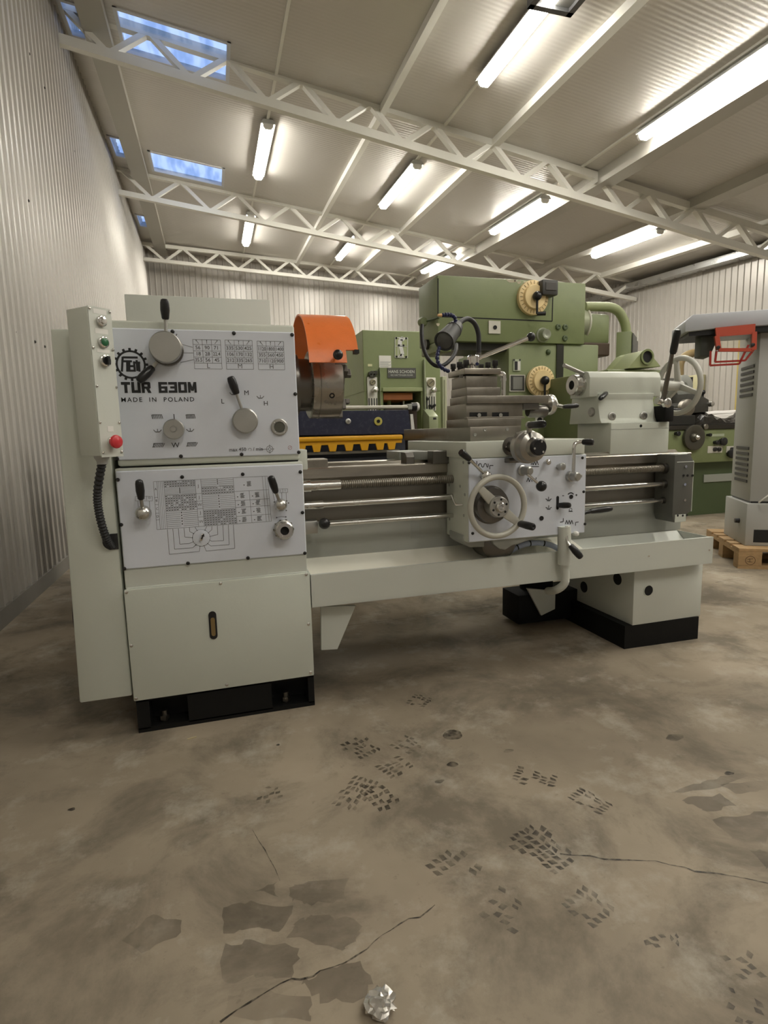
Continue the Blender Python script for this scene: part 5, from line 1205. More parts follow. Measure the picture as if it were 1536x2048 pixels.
p = P7(540, 1225); bm = B(); box(bm, P7(535, 1200).x, P7(985, 1200).x, PY + .05, PY + .6, p.z, zo - .01, .004); obj('ram', bm, mat('orange_brown_ram', (.42, .14, .04), .45, var=.3), t)
for px_ in (570, 700, 930): x_ = P7(px_, 1250).x; bm = B(); cyl(bm, (x_, PY + .25, .78), (x_, PY + .25, p.z), .022, seg=14); obj('guide_rod', bm, GREEN2 if px_ == 700 else STEEL, t, smooth=40)
bm = B(); frontbox(bm, (790, 674), (815.3, 716), PY - .006, PY); em = obj('emblem_plate', bm, GREEN2, t)
bm = B(); yy = PY - .008
def p7p(pts, w=.012):
    q = [P7(*p, yy) for p in pts]
    for a, b in zip(q, q[1:]): ln(bm, a.x, a.z, b.x, b.z, yy, w)
p7p([(832, 310), (815, 288), (785, 285), (768, 300), (772, 380), (795, 470), (808, 530), (795, 560), (765, 558), (752, 540)], .042)
for q in ((712, 278), (862, 282), (715, 562), (862, 568), (752, 388), (822, 390)):
    pass
obj('emblem', bm, ALU, em)
bm = B()
for q in ((712, 278), (862, 282), (715, 562), (862, 568), (752, 388), (822, 390)): p = P7(*q, yy - .002); disc(bm, p.x, p.z, .012, yy - .002, 10)
obj('rivets', bm, DARK, em, kind='stuff')
bm = B(); p7p([(693, 268), (885, 272)], .006); p7p([(693, 268), (693, 575)], .006); p7p([(885, 272), (885, 580)], .006); p7p([(693, 575), (885, 580)], .006); p7p([(693, 400), (885, 405)], .006); p7p([(740, 300), (740, 540)], .006); obj('emblem_border', bm, ALU, em)
bm = B(); frontbox(bm, (775.0, 735.5), (832, 756), PY - .008, PY); npl = obj('maker_plate', bm, mat('plate_grey', (.09, .09, .085), .4, .3), t)
bm = B(); c = P7(792, 795, PY - .009); text_to(bm, 'HANS SCHOEN', (c.x, PY - .009, c.z), .047, align='CENTER', bold=.0006, stretch=.96); c = P7(795, 848, PY - .009); text_to(bm, '432 HATTINGEN RUHR', (c.x, PY - .009, c.z), .027, align='CENTER', stretch=.95); obj('maker_lettering', bm, ALU, npl)
bm = B(); frontbox(bm, (758, 711), (782.5, 735.5), PY - .004, PY); nt_ = obj('notice', bm, WHITE, t)
bm = B()
for k in range(6): p = P7(460, 640 + 16 * k, PY - .005); ln(bm, p.x, p.z, p.x + .14 - .02 * (k % 3), p.z, PY - .005, .005)
obj('notice_print', bm, mat('pale_print', (.35, .35, .34), .6), nt_)
bm = B(); frontbox(bm, (735.5, 728), (744.5, 733), PY - .004, PY); obj('small_tag', bm, mat('pale_yellow', (.6, .6, .35), .5), t)
for xa, xb, za, zb in ((440, 462, 735, 1500), (1118, 1145, 610, 1555)):
    a, b = P7(xa, za), P7(xb, zb); bm = B(); box(bm, a.x, b.x, PY - .05, PY, b.z, a.z, .004); obj('guide_strip', bm, mat('pale_green_strip', (.45, .5, .36), .4), t)
bm = B()
for k, q in enumerate(((300, 830), (330, 815), (360, 835), (385, 815), (350, 855), (310, 855))):
    p = P7(*q, PY); box(bm, p.x - .016, p.x + .016, PY - .05, PY, p.z - .02, p.z + .02, .004)
obj('valve_block', bm, mat('valve_dark', (.06, .06, .05), .4, .5), t, kind='stuff')
def gauge_panel(xa, xb, za, zb, gx, gz, gr, kx, kz, sx, s0, s1, knobs):
    a, b = P7(xa, za), P7(xb, zb); bm = B(); box(bm, a.x, b.x, PY - .02, PY, b.z, a.z, .008); g = obj('gauge_panel', bm, mat('panel_white', (.66, .65, .58), .4), t, smooth=30)
    p = P7(gx, gz, PY - .02); bm = B(); revolve(bm, p, (0, -1, 0), [(0, gr), (.02, gr), (.022, gr * .9), (.016, gr * .85), (.016, 0)], 22); gg = obj('pressure_gauge', bm, mat('brass_grey', (.32, .29, .2), .35, .6), g, smooth=35)
    bm = B(); ln(bm, p.x - gr * .4, p.z - gr * .3, p.x + gr * .5, p.z + gr * .4, PY - .0385, .006); obj('needle', bm, INK, g)
    p = P7(kx, kz, PY - .02); bm = B(); revolve(bm, p, (.2, -1, .1), [(0, .024), (.05, .024), (.055, .032), (.08, .03), (.085, .02)], 18); obj('valve_knob', bm, STEEL, g, smooth=35)
    for k, x_ in enumerate(sx):
        q0, q1 = P7(x_, s0, PY - .0205), P7(x_, s1, PY - .0205); bm = B(); box(bm, q0.x - .006, q0.x + .006, PY - .0215, PY - .019, q1.z, q0.z); obj('slot', bm, INK, g)
    for q in knobs: p = P7(*q, PY - .02); bm = B(); revolve(bm, p, (0, -1, 0), [(0, .012), (.02, .018), (.03, .012)], 12); obj('slide_knob', bm, BLACK, g, smooth=40)
gauge_panel(255, 425, 875, 1400, 345, 955, .032, 350, 1085, (292, 333, 372, 410), 1200, 1400, ())
gauge_panel(1160, 1315, 885, 1395, 1235, 965, .046, 1245, 1090, (1182, 1218, 1256, 1293), 1175, 1385, ((1180, 1215), (1218, 1320), (1254, 1335), (1290, 1310)))
a, b = P7(1215, 1480, PY - .2), P7(1358, 1680, PY - .2); bm = B(); prismX(bm, [(PY - .2, b.z), (PY - .2, a.z), (PY - .02, a.z + .09), (PY, a.z + .09), (PY, b.z)], a.x, b.x, .004); jb = obj('junction_box', bm, mat('pale_green_box', (.34, .38, .24), .4), t, smooth=30)
p, q = P7(1278, 1497, PY - .201), P7(1325, 1530, PY - .201); bm = B(); box(bm, p.x, q.x, PY - .203, PY - .2, q.z, p.z); obj('box_label', bm, INK, jb)
# open grey cabinet seen between press and mill
t = thing('switch_cabinet', (2.85, 6.6, 0), 'pale olive switch cabinet just right of the green press', 'cabinet')
a, b = P7(1395, 865, 6.5), P7(1490, 1195, 6.5); bm = B(); box(bm, a.x + .02, b.x, 6.5, 6.8, 0, a.z, .01); obj('cabinet_body', bm, mat('olive_grey', (.36, .37, .25), .5), t, smooth=30)
bm = B(); box(bm, a.x + .04, b.x - .02, 6.49, 6.5, .2, a.z - .04, .004); obj('cabinet_door', bm, mat('olive_grey', (.36, .37, .25)), t)

# ---- green milling machine -----------------------------------------------
MY = 3.7
t = thing('milling_machine', (2.2, 4.2, 0), 'big green milling machine with two cream speed dials on its head', 'milling machine')
M4 = lambda px, py, Y=MY: at(*Z4(px, py), Y)
hx0, hx1 = aX(875, 600, MY), aX(1171.5, 600, MY); hz1 = 2.04; hz0 = M4(600, 528).z
bm = B(); box(bm, hx0, hx1, MY, MY + .37, hz0, hz1, .010); hd = obj('head_casting', bm, GREEN, t, smooth=30)
cx0, cx1 = aX(1017, 780, MY + .02), aX(1195, 780, MY + .02)
bm = B(); box(bm, cx0, cx1, MY + .02, MY + .9, .0, hz0 + .001, .008); box(bm, cx0 + .05, cx1, MY + .37, MY + .9, hz0, hz0 + .12); col = obj('column', bm, GREEN, t, smooth=30)
gx0_, gx1_ = M4(1072, 800, MY + .01).x, M4(1122, 800, MY + .01).x
bm = B(); box(bm, gx0_, gx1_, MY + .012, MY + .022, .5, hz0 - .003); obj('slide_groove', bm, mat('near_black_olive', (.03, .03, .022), .4), col)
zl0 = M4(150, 590).z; bm = B(); box(bm, hx0 + .0, hx0 + .12, MY + .04, MY + .33, zl0, hz0 + .001, .01); obj('arbor_bearing', bm, GREEN, t, smooth=30)
bm = B(); cyl(bm, (hx0 - .02, MY + .19, zl0 + .07), (cx0, MY + .19, zl0 + .07), .035, seg=20); obj('arbor_shaft', bm, mat('near_black_olive', (.03, .03, .022)), t, smooth=40)
bm = B(); box(bm, hx0 + .12, cx0, MY + .05, MY + .35, hz0 - .05, hz0 + .001); obj('head_underside', bm, mat('near_black_olive', (.03, .03, .022)), t)  # near-black block filling the recess under the head
# door seam
bm = B(); 
for a, b in (((205, 340), (1040, 375)), ((1040, 375), (1047, 120)), ((205, 60), (205, 340))):
    p, q = M4(*a, MY - .0012), M4(*b, MY - .0012); ln(bm, p.x, p.z, q.x, q.z, MY - .0012, .008)
obj('door_seam', bm, DARK, hd)
bm = B(); 
for q in ((740, 82, 26), (797, 92, 12), (850, 92, 16), (772, 80, 10), (205, 400, 9)):
    p = M4(q[0], q[1], MY - .001); poly(bm, [(p.x + q[2] * .0012 * math.cos(a) * (1 + .4 * math.sin(3 * a)), p.z + .013 * math.sin(a) * (1 + .3 * math.cos(2 * a))) for a in [2 * math.pi * k / 12 for k in range(12)]], MY - .001)
obj('paint_chips', bm, mat('chipped_filler', (.5, .46, .34), .7), hd, kind='stuff')
def dial(q0, q1, q2, r0, r1, nm):
    c = M4(*q0); bm = B(); revolve(bm, c, (0, -1, 0), [(0, r0), (.03, r0), (.034, r0 - .006), (.036, r1 + .004), (.036, r1), (.052, r1 * .97), (.056, r1 * .93), (.056, 0)], 44); d = obj('speed_dial', bm, CREAM, t, smooth=30)
    bm = B()
    for k in range(24):
        a = 2 * math.pi * k / 24; e = Vector((math.cos(a), 0, math.sin(a))); p = c + Vector((0, -.0366, 0)); s = Vector((-e.z, 0, e.x)); rm = (r0 + r1) / 2
        vv = [bm.verts.new(p + e * (rm + o) + s * w + Vector((0, .0005 - .0012, 0))) for o, w in ((-.012, -.002), (.010, -.002), (.010, .002), (-.012, .002))]; bm.faces.new(vv)
    obj('dial_marks', bm, mat('brown_mark', (.25, .17, .06), .6), d, kind='stuff')
    kc = c + Vector((.0, -.056, .0)); bm = B(); ball(bm, kc + Vector((0, -.02, 0)), .032, 18); obj('dial_knob', bm, BLACK, d, smooth=60)
    bm = B(); e = kc + Vector((.0, -.02, -.12)); cyl(bm, kc + Vector((0, -.02, -.02)), e, .008, seg=10); cyl(bm, e, e + Vector((.055, -.02, 0)), .014, seg=12); obj('dial_lever', bm, BLACK, d, smooth=40)
dial((888, 208), 0, 0, .118, .085, '')
dial((945, 815), 0, 0, .108, .078, '')
def plate4(name, a, b, m, Y=MY, th=.008): bm = B(); frontbox(bm, Z4(*a), Z4(*b), Y - th, Y); return obj(name, bm, m, t)
sq = plate4('socket_plate', (577, 370), (662, 466), OFFWHITE)
p = M4(622, 420, MY - .008); bm = B(); revolve(bm, p, (0, -1, 0), [(0, .014), (.004, .014)], 14); obj('socket_hole', bm, DARK, sq)
pk = plate4('oil_plate', (918, 1066), (974, 1128), OFFWHITE, MY + .02, .01)
p = M4(947, 1098, MY + .01); bm = B(); revolve(bm, p, (0, -1, 0), [(0, .02), (.004, .02)], 14); obj('socket_hole', bm, DARK, pk)
dp = plate4('data_plate', (730, 766), (842, 888), OFFWHITE, MY + .02)
bm = B(); frontbox(bm, Z4(736, 772), Z4(836, 882), MY + .0112, MY + .013); obj('plate_face', bm, mat('data_grey', (.06, .06, .055), .4), dp)
bm = B(); frontbox(bm, Z4(755, 782), Z4(822, 872), MY + .0105, MY + .0115); obj('plate_print', bm, mat('data_print', (.22, .22, .20), .5), dp)
ep = plate4('electric_plate', (757, 652), (810, 738), mat('pale_green_strip', (.45, .5, .36)), MY + .02)
bm = B(); frontbox(bm, Z4(766, 668), Z4(787, 732), MY + .0105, MY + .0125); frontbox(bm, Z4(757, 652), Z4(768, 664), MY + .0105, MY + .0125); frontbox(bm, Z4(799, 652), Z4(810, 664), MY + .0105, MY + .0125); obj('plate_marks', bm, INK, ep, kind='stuff')
bm = B(); frontbox(bm, Z4(788, 668), Z4(806, 732), MY + .0105, MY + .0125); obj('plate_sticker', bm, WHITE, ep)
bm = B(); frontbox(bm, Z4(972, 65), Z4(1085, 185), MY - .09, MY - .001, .01); sbx = obj('dark_switch_box', bm, mat('dark_box', (.05, .048, .045), .5), t, smooth=30)
bm = B(); frontbox(bm, Z4(995, 85), Z4(1072, 150), MY - .095, MY - .088, .004); obj('box_flap', bm, mat('dark_box2', (.08, .075, .07), .45), sbx)
c = M4(968, 478); bm = B(); revolve(bm, c, (0, -1, 0), [(0, .052), (.01, .052), (.016, .044), (.03, .04), (.06, .034), (.06, .02), (.05, 0)], 28); obj('shaft_end', bm, mat('pale_green_steel', (.42, .45, .36), .3, .6), t, smooth=35)
for q in ((1083, 417), (1133, 420), (1132, 500)): c = M4(*q); bm = B(); revolve(bm, c, (0, -1, 0), [(0, .022), (.010, .020), (.012, .012), (.006, 0)], 16); obj('plug_screw', bm, DGREEN, t, smooth=40)
c = M4(1010, 600, MY + .02); bm = B(); ball(bm, c, .02, 12); obj('plug_screw', bm, DGREEN, t, smooth=40)
c = M4(92, 380, MY + .15); bm = B(); revolve(bm, c + Vector((0, .02, 0)), (0, -1, 0), [(0, .03), (.03, .034), (.05, .026), (.052, 0)], 18); kn_ = obj('clamp_nut', bm, GREEN, t, smooth=40)
bm = B(); cyl(bm, c + Vector((.02, -.02, 0)), M4(215, 345, MY - .01), .007, seg=10); obj('clamp_rod', bm, DGREEN, kn_, smooth=40)
# motor end at the right of the head
m0 = M4(1290, 400, MY + .3); bm = B(); revolve(bm, (hx1 - .002, MY + .28, m0.z), XD, [(0, .165), (.035, .165), (.04, .15), (.17, .12)], 32); mo = obj('motor_flange', bm, mat('pale_motor', (.33, .35, .24), .4, .2, var=.3, vscale=9), t, smooth=35)
bm = B(); torus(bm, (hx1 + .035, MY + .28, m0.z), XD, .162, .010, 40, 8); obj('flange_rim', bm, OFFWHITE, mo, smooth=60)
bm = B(); torus(bm, (hx1 + .165, MY + .28, m0.z), XD, .122, .009, 36, 8); obj('flange_rim', bm, OFFWHITE, mo, smooth=60)
a, b = M4(1385, 330, MY + .12), M4(1512, 590, MY + .12); bm = B(); box(bm, hx1 + .10, b.x, MY + .20, MY + .5, m0.z - .17, m0.z + .07, .03); obj('motor_body', bm, GREEN, t, smooth=30)
bm = B(); box(bm, hx1 + .10, b.x - .04, MY + .15, MY + .42, m0.z - .26, m0.z - .16, .01); obj('motor_terminal', bm, mat('rusty_dark', (.07, .045, .025), .6, var=.3), t)
bm = B(); tube(bm, smooth_path([M4(1275, 268, MY + .2), M4(1380, 268, MY + .2), M4(1470, 275, MY + .2), M4(1530, 310, MY + .2), at(1250, 648, MY + .2), at(1253, 672, MY + .2)], 8), .036, 16); obj('conduit', bm, GREEN2, t, smooth=60)
Q5 = lambda px, py, Y: at(1140 + px * .18229, 590 + py * .18229, Y)
a, b = Q5(530, 405, MY + .1), Q5(628, 640, MY + .1); bm = B(); prismZ(bm, [(a.x, MY + .12), (b.x, MY + .06), (Q5(735, 430, MY + .3).x, MY + .3), (Q5(735, 430, MY + .3).x - .12, MY + .38)], .0, Q5(600, 405, MY + .1).z, .004); eb = obj('control_column', bm, GREEN, t, smooth=30)
a, b = Vector((b.x + .012, MY + .066, 0)), Vector((Q5(735, 430, MY + .3).x, MY + .297, 0)); dr_ = (b - a).normalized(); nn = Vector((dr_.y, -dr_.x, 0)); zz0, zz1 = Q5(650, 640, MY + .1).z, Q5(650, 425, MY + .1).z
bm = B(); prism(bm, [a + Vector((0, 0, zz0)), b + Vector((0, 0, zz0 + .01)), b + Vector((0, 0, zz1 - .01)), a + Vector((0, 0, zz1))], nn * .008); obj('control_panel', bm, mat('panel_dark_grey', (.10, .10, .09), .45), eb)
bm = B(); s_ = a + (b - a) * .72; prism(bm, [s_ + nn * .009 + Vector((0, 0, zz0 + .12)), s_ + dr_ * .05 + nn * .009 + Vector((0, 0, zz0 + .12)), s_ + dr_ * .05 + nn * .009 + Vector((0, 0, zz0 + .2)), s_ + nn * .009 + Vector((0, 0, zz0 + .2))], nn * .004); obj('panel_sticker', bm, WHITE, eb)
# knee with its triangular bearing bracket, behind the tailstock
KY = 3.0
a, b = Q5(440, 828, KY), Q5(1005, 800, KY)
bm = B(); box(bm, a.x, b.x + .03, KY + .02, MY + .02, .0, Q5(800, 812, KY).z, .01); obj('knee', bm, GREEN, t, smooth=30)
tri = [Q5(*q, KY) for q in ((632, 806), (775, 640), (800, 612), (832, 604), (865, 612), (890, 650), (1000, 785))]
bm = B(); prismY(bm, [(v.x, v.z) for v in tri], KY, KY + .16, .004); br = obj('arbor_bracket', bm, GREEN2, t, smooth=30)
c = Q5(838, 680, KY); bm = B(); annulus(bm, c + Vector((0, .0, 0)), (0, -1, 0), .036, .048, .012, 28); obj('bore_ring', bm, GREEN, br)
bm = B(); revolve(bm, c + Vector((0, -.002, 0)), (0, -1, 0), [(0, .0365), (.001, .0365)], 24); obj('bore', bm, DARK, br)
tri2 = [(v.x, v.z) for v in [Q5(*q, KY + .22) for q in ((560, 812), (700, 650), (760, 620), (800, 640), (930, 790))]]
bm = B(); prismY(bm, tri2, KY + .24, KY + .40, .004); obj('arbor_bracket', bm, GREEN2, t, smooth=30)

# ---- green cylindrical grinder at the right --------------------------------
GY = 4.9
G6 = lambda px, py, Y=GY: at(1300 + px * .13021, 700 + py * .13021, Y)
t = thing('grinding_machine', (5.3, 5.2, 0), 'green grinding machine with black covers and hand wheel, right of the tailstock', 'grinder')
gx0 = G6(200, 1400).x; gx1 = 6.6
zt_ = G6(900, 1215).z; zm = G6(1000, 1720).z
bm = B(); box(bm, gx0, gx1, GY, GY + .7, zm, zt_, .008); obj('bed_front', bm, GREEN, t, smooth=30)
bm = B(); box(bm, gx0 + .1, gx1, GY + .10, GY + .7, 0, zm + .001); obj('base', bm, DGREEN, t)
bm = B(); a, b = at(1407, 965, GY + .09), at(1471, 946, GY + .09); box(bm, a.x, gx1 - .3, GY + .085, GY + .10, a.z, b.z, .004); obj('pale_strip', bm, mat('pale_grey_strip', (.36, .38, .33), .5), t)
bm = B(); box(bm, gx0 - .05, gx1, GY - .02, GY + .5, zt_ - .001, zt_ + .045, .004); obj('table', bm, mat('dark_table', (.045, .04, .032), .4, .5), t)
bm = B(); box(bm, gx0 - .02, G6(700, 1000).x, GY + .0, GY + .4, zt_ + .045, G6(500, 1000).z, .01); obj('table_slide', bm, mat('black_cover', (.02, .02, .018), .35), t)
a, b = G6(640, 960), G6(965, 690); bm = B(); prismY(bm, [(v.x, v.z) for v in [G6(*q) for q in ((520, 985), (955, 945), (968, 760), (860, 700), (858, 680), (640, 665), (640, 800), (520, 850))]], GY + .05, GY + .4, .006); wh = obj('work_head', bm, mat('dark_head', (.045, .043, .036), .45), t, smooth=30)
c = G6(812, 650, GY + .15); bm = B(); cyl(bm, c + Vector((0, 0, -.06)), c + Vector((0, 0, .0)), .012, seg=10); ball(bm, c, .028, 12); obj('head_knob', bm, BLACK, wh, smooth=60)
c = G6(920, 830, GY + .05); bm = B(); revolve(bm, c, (0, -1, 0), [(0, .03), (.04, .026), (.045, 0)], 14); obj('head_bolt', bm, STEEL, wh, smooth=40)
c = G6(600, 840); bm = B(); revolve(bm, (c.x, GY + .06, c.z - .03), (0, -1, 0), [(0, .09), (.05, .09), (.06, .07), (.06, 0)], 28); obj('head_flange', bm, STEELD, wh, smooth=35)
a, b = G6(335, 660, GY + .3), G6(560, 430, GY + .3); bm = B(); box(bm, a.x - .1, b.x, GY + .3, GY + .6, zt_, b.z, .01); obj('wheel_head', bm, mat('dark_wheelhead', (.11, .105, .09), .45, var=.3, vscale=9), t, smooth=30)
c = G6(470, 560, GY + .28); bm = B(); revolve(bm, c, (0, -1, 0), [(0, .12), (.05, .12), (.06, .10), (.06, .04), (.03, 0)], 30); obj('grinding_wheel', bm, GREYPAINT, t, smooth=35)
bm = B(); a = G6(452, 400, GY + .35); tube(bm, smooth_path([a + Vector((0, 0, -.2)), a, G6(455, 250, GY + .35), G6(480, 160, GY + .35), G6(560, 85, GY + .35), G6(680, 45, GY + .35), G6(800, 38, GY + .35)], 8), .045, 14); obj('tan_hose', bm, mat('tan_rubber', (.26, .19, .085), .5, var=.2), t, smooth=60)
c = G6(640, 1345); bm = B(); revolve(bm, c, (0, -1, 0), [(0, .125), (.02, .135), (.045, .135), (.05, .12), (.035, .05), (.06, .04), (.075, .025), (.075, 0)], 40); gw = obj('hand_wheel', bm, mat('dark_wheel', (.10, .095, .075), .35, .6), t, smooth=35)
bm = B(); e = G6(760, 1350, GY - .05); cyl(bm, c + Vector((.02, -.07, 0)), e, .010, seg=10); ball(bm, c + Vector((0, -.075, 0)), .03, 14); obj('wheel_crank', bm, STEEL, gw, smooth=50)
for q, r_, m_ in (((388, 1285), .026, BLACK), ((875, 1305), .018, BLACK), ((985, 1420), .026, BLACK), ((1085, 1405), .045, BLACK), ((1210, 1590), .05, BLACK), ((805, 1180), .03, STEELD)):
    c = G6(*q); bm = B(); revolve(bm, c, (0, -1, 0), [(0, r_ * .7), (.03, r_ * .7), (.032, r_), (.05, r_), (.055, r_ * .8)], 18); obj('control_knob', bm, m_, t, smooth=35)
for a, b in (((890, 1478), (1108, 1575)), ((1180, 1478), (1340, 1570))):
    bm = B(); frontbox(bm, (1300 + a[0] * .13021, 700 + a[1] * .13021), (1300 + b[0] * .13021, 700 + b[1] * .13021), GY - .006, GY); sp = obj('switch_panel', bm, OFFWHITE, t)
    for k in (.45, .75):
        c = G6(a[0] + (b[0] - a[0]) * k, (a[1] + b[1]) / 2, GY - .006); bm = B(); revolve(bm, c, (0, -1, 0), [(0, .022), (.02, .022), (.024, .016)], 14); obj('push_button', bm, BLACK, sp, smooth=40)
bm = B(); frontbox(bm, (1300 + 935 * .13021, 700 + 1290 * .13021), (1300 + 1140 * .13021, 700 + 1325 * .13021), GY - .004, GY); obj('brand_strip', bm, mat('pale_green_strip', (.45, .5, .36)), t)
bm = B(); frontbox(bm, (1300 + 220 * .13021, 700 + 1035 * .13021), (1300 + 350 * .13021, 700 + 985 * .13021), GY - .005, GY + .1); obj('warning_plate', bm, mat('pale_yellow2', (.62, .55, .26), .5), t)
# crumpled black bag on the grinder table
bm = B(); rb_ = random.Random(5); nx, ny = 26, 12; a, b = G6(690, 1060), G6(1420, 970)
vg = [[bm.verts.new((a.x + (b.x - a.x + .5) * i / (nx - 1), GY - .02 + .42 * j / (ny - 1), zt_ + .046 + (.15 * math.sin(math.pi * (j + .6) / (ny + .2)) * (.6 + .4 * math.sin(i * .35 + .4)) + rb_.uniform(0, .035)) * min(1, i / 3 + .15))) for j in range(ny)] for i in range(nx)]
for i in range(nx - 1):
    for j in range(ny - 1): bm.faces.new((vg[i][j], vg[i + 1][j], vg[i + 1][j + 1], vg[i][j + 1]))
bot = [v for v in [vg[i][0] for i in range(nx)]]
ext = bmesh.ops.extrude_face_region(bm, geom=list(bm.faces)); 
for v in [g for g in ext['geom'] if isinstance(g, bmesh.types.BMVert)]: v.co.z = zt_ + .0455
obj('plastic_bag', bm, mat('black_bag', (.02, .018, .015), .22), None, label='crumpled black plastic bag lying on the green grinding machine', cat='bag')
# white foil wrapped stack against the right wall
t = thing('wrapped_stack', (7.3, 6.3, 0), 'stack of goods wrapped in white foil against the right wall', 'stack')
z1_ = at(1450, 822, 6.6).z; x0 = at(1425, 822, 6.6).x
bm = B(); vs_ = box(bm, x0, 8.38, 6.2, 7.4, .14, z1_ - .02, .05, 3); bmesh.ops.subdivide_edges(bm, edges=bm.edges, cuts=2, use_grid_fill=True)
for v in bm.verts: v.co += Vector((rb_.uniform(-.012, .012), rb_.uniform(-.012, .012), rb_.uniform(-.01, .03) if v.co.z > .5 else 0))
obj('foil', bm, mat('white_foil', (.7, .68, .66), .3, bump=.4, bscale=12), t)
bm = B(); box(bm, x0 + .02, 8.36, 6.22, 7.38, 0, .139); obj('wood_base', bm, WOOD, t)
# cream switch box on the right wall
d_ = _ray(1392, 767); t_ = (XR - .01) / d_.x; c = Vector((XR - .01, d_.y * t_, CAM_H + d_.z * t_))
t = thing('wall_switch_box', c, 'small cream switch box mounted on the right wall', 'switch box')
bm = B(); box(bm, XR - .16, XR, c.y - .2, c.y + .12, c.z - .14, c.z + .14, .01); obj('box_body', bm, mat('cream_box', (.5, .47, .28), .45), t, smooth=30)
bm = B(); box(bm, XR - .165, XR - .158, c.y - .08, c.y + .10, c.z - .11, c.z + .11, .004); obj('box_front', bm, BLACK, t)
d_ = _ray(1474, 800); t_ = (XR - .05) / d_.x; c = Vector((XR - .05, d_.y * t_, 0))
bm = B(); box(bm, XR - .06, XR - .012, c.y - .03, c.y + .03, 0, 2.4); obj('yellow_post', bm, mat('dull_yellow', (.42, .33, .10), .5), None, label='thin dull yellow upright strip on the right wall behind the grey machine', cat='post')

# ---- grey machine on a pallet at the right edge ------------------------------
GA = math.radians(-32); GO = Vector((3.44, 2.99, 0)); GU = Vector((math.cos(GA), math.sin(GA), 0)); GV = Vector((-math.sin(GA), math.cos(GA), 0))
GM = Matrix(((GU.x, GV.x, 0, GO.x), (GU.y, GV.y, 0, GO.y), (0, 0, 1, 0), (0, 0, 0, 1)))
def loc(px, py, v):
    d = _ray(px, py); o = GO + GV * v; t_ = (o - Vector((0, 0, 0))).dot(GV) / d.dot(GV)
    p = Vector((d.x * t_, d.y * t_, CAM_H + d.z * t_)); return (p - GO).dot(GU), p.z
def gl(name, bm, m, parent, smooth=None): bmesh.ops.transform(bm, matrix=GM, verts=bm.verts); return obj(name, bm, m, parent, smooth=smooth)
t = thing('pallet', GM @ Vector((.6, .4, 0)), 'weathered wooden pallet under the grey machine at the right edge', 'pallet')
PW, PD = 1.2, .80
for k, v0 in enumerate((0, .35, .70)):
    for j, u0 in enumerate((0, .5275, 1.055)):
        bm = B(); box(bm, u0, u0 + .145, v0, v0 + .10, .022, .10, .003); bk = gl('block', bm, WOOD, t)
    bm = B(); box(bm, 0, PW, v0, v0 + .10, 0, .022); gl('bottom_board', bm, WOOD, t)
for j, u0 in enumerate((0, .5275, 1.055)):
    bm = B(); box(bm, u0, u0 + .145, 0, PD, .10, .122); gl('cross_board', bm, WOOD, t)
for k, (v0, w_) in enumerate(((0, .145), (.1875, .10), (.3275, .145), (.5125, .10), (.655, .145))):
    bm = B(); box(bm, 0, PW, v0, v0 + w_, .122, .144, .002, 1); gl('top_board', bm, WOOD, t)
bm = B(); ringp(bm, 0, 0, .028, .032, 0, 20); ln(bm, -.018, .008, .016, .012, 0, .004); ln(bm, -.018, -.008, .014, -.012, 0, .004); ln(bm, -.005, .014, -.002, -.014, 0, .004)
bmesh.ops.translate(bm, verts=bm.verts, vec=(.075, -.0006, .06)); gl('stamp', bm, mat('burnt_mark', (.13, .075, .035), .8), t)
t = thing('grey_machine', GM @ Vector((.6, .4, .144)), 'light grey upright machine with red guard standing on the pallet', 'machine')
v0 = .12
cu0, cz0 = loc(1499, 1003, v0); cu1 = cu0 + .75
zt_ = loc(1500, 660, v0)[1]
bm = B(); prismZ(bm, [(cu0, v0), (cu1, v0), (cu1, v0 + .42), (cu0, v0 + .42)], cz0, zt_, .006); gcol = gl('column', bm, MGREY, t, 30)
zb_ = .144
bm = B(); prismZ(bm, [(cu0 - .02, v0 - .02), (cu1, v0 - .02), (cu1, v0 + .46), (cu0 - .02, v0 + .46)], zb_, cz0 - .012, .006); gb = gl('machine_base', bm, MGREY, t, 30)
bm = B(); box(bm, cu0 + .01, cu1 - .01, v0 + .005, v0 + .41, cz0 - .013, cz0 + .001); gl('joint_gap', bm, BLACK, t)
a = loc(1507, 1070, v0 - .02); bm = B(); box(bm, a[0] - .0, a[0] + .3, v0 - .0215, v0 - .018, .17, .26); gl('fork_pocket', bm, DARK, gb)
for (pa, pb, n) in (((1488, 733), (1486, 790), 6), ((1480, 897), (1474, 962), 7)):
    for k in range(n):
        py = pa[1] + (pb[1] - pa[1]) * k / (n - 1); px = pa[0] + (pb[0] - pa[0]) * k / (n - 1)
        z_ = loc(px, py, v0 + .10)[1]; m0_ = Vector((cu0, v0 + .20, z_)); dd_ = Vector((0, 1, 0)); n_ = Vector((-1, 0, 0))
        bm = B(); prism(bm, [m0_ - dd_ * .13 + n_ * .001 + Vector((0, 0, -.010)), m0_ + dd_ * .13 + n_ * .001 + Vector((0, 0, -.010)), m0_ + dd_ * .13 + n_ * .001 + Vector((0, 0, .010)), m0_ - dd_ * .13 + n_ * .001 + Vector((0, 0, .010))], n_ * .006); gl('vent_slot', bm, mat('vent_dark', (.07, .07, .068), .5), gcol)
va = .02
al = [loc(*q, va) for q in ((1371, 641), (1386, 629))]; au0 = al[0][0]; az1 = loc(1386, 629, va)[1]; az0 = loc(1400, 659, va)[1]
bm = B(); prismY(bm, [(au0, az0 - .01), (au0, az1 - .04), (al[1][0], az1), (1.3, az1), (1.3, az0), (loc(1432, 657, va)[0], az0)], va, va + .42, .006); arm = gl('arm', bm, MGREY2, t, 30)
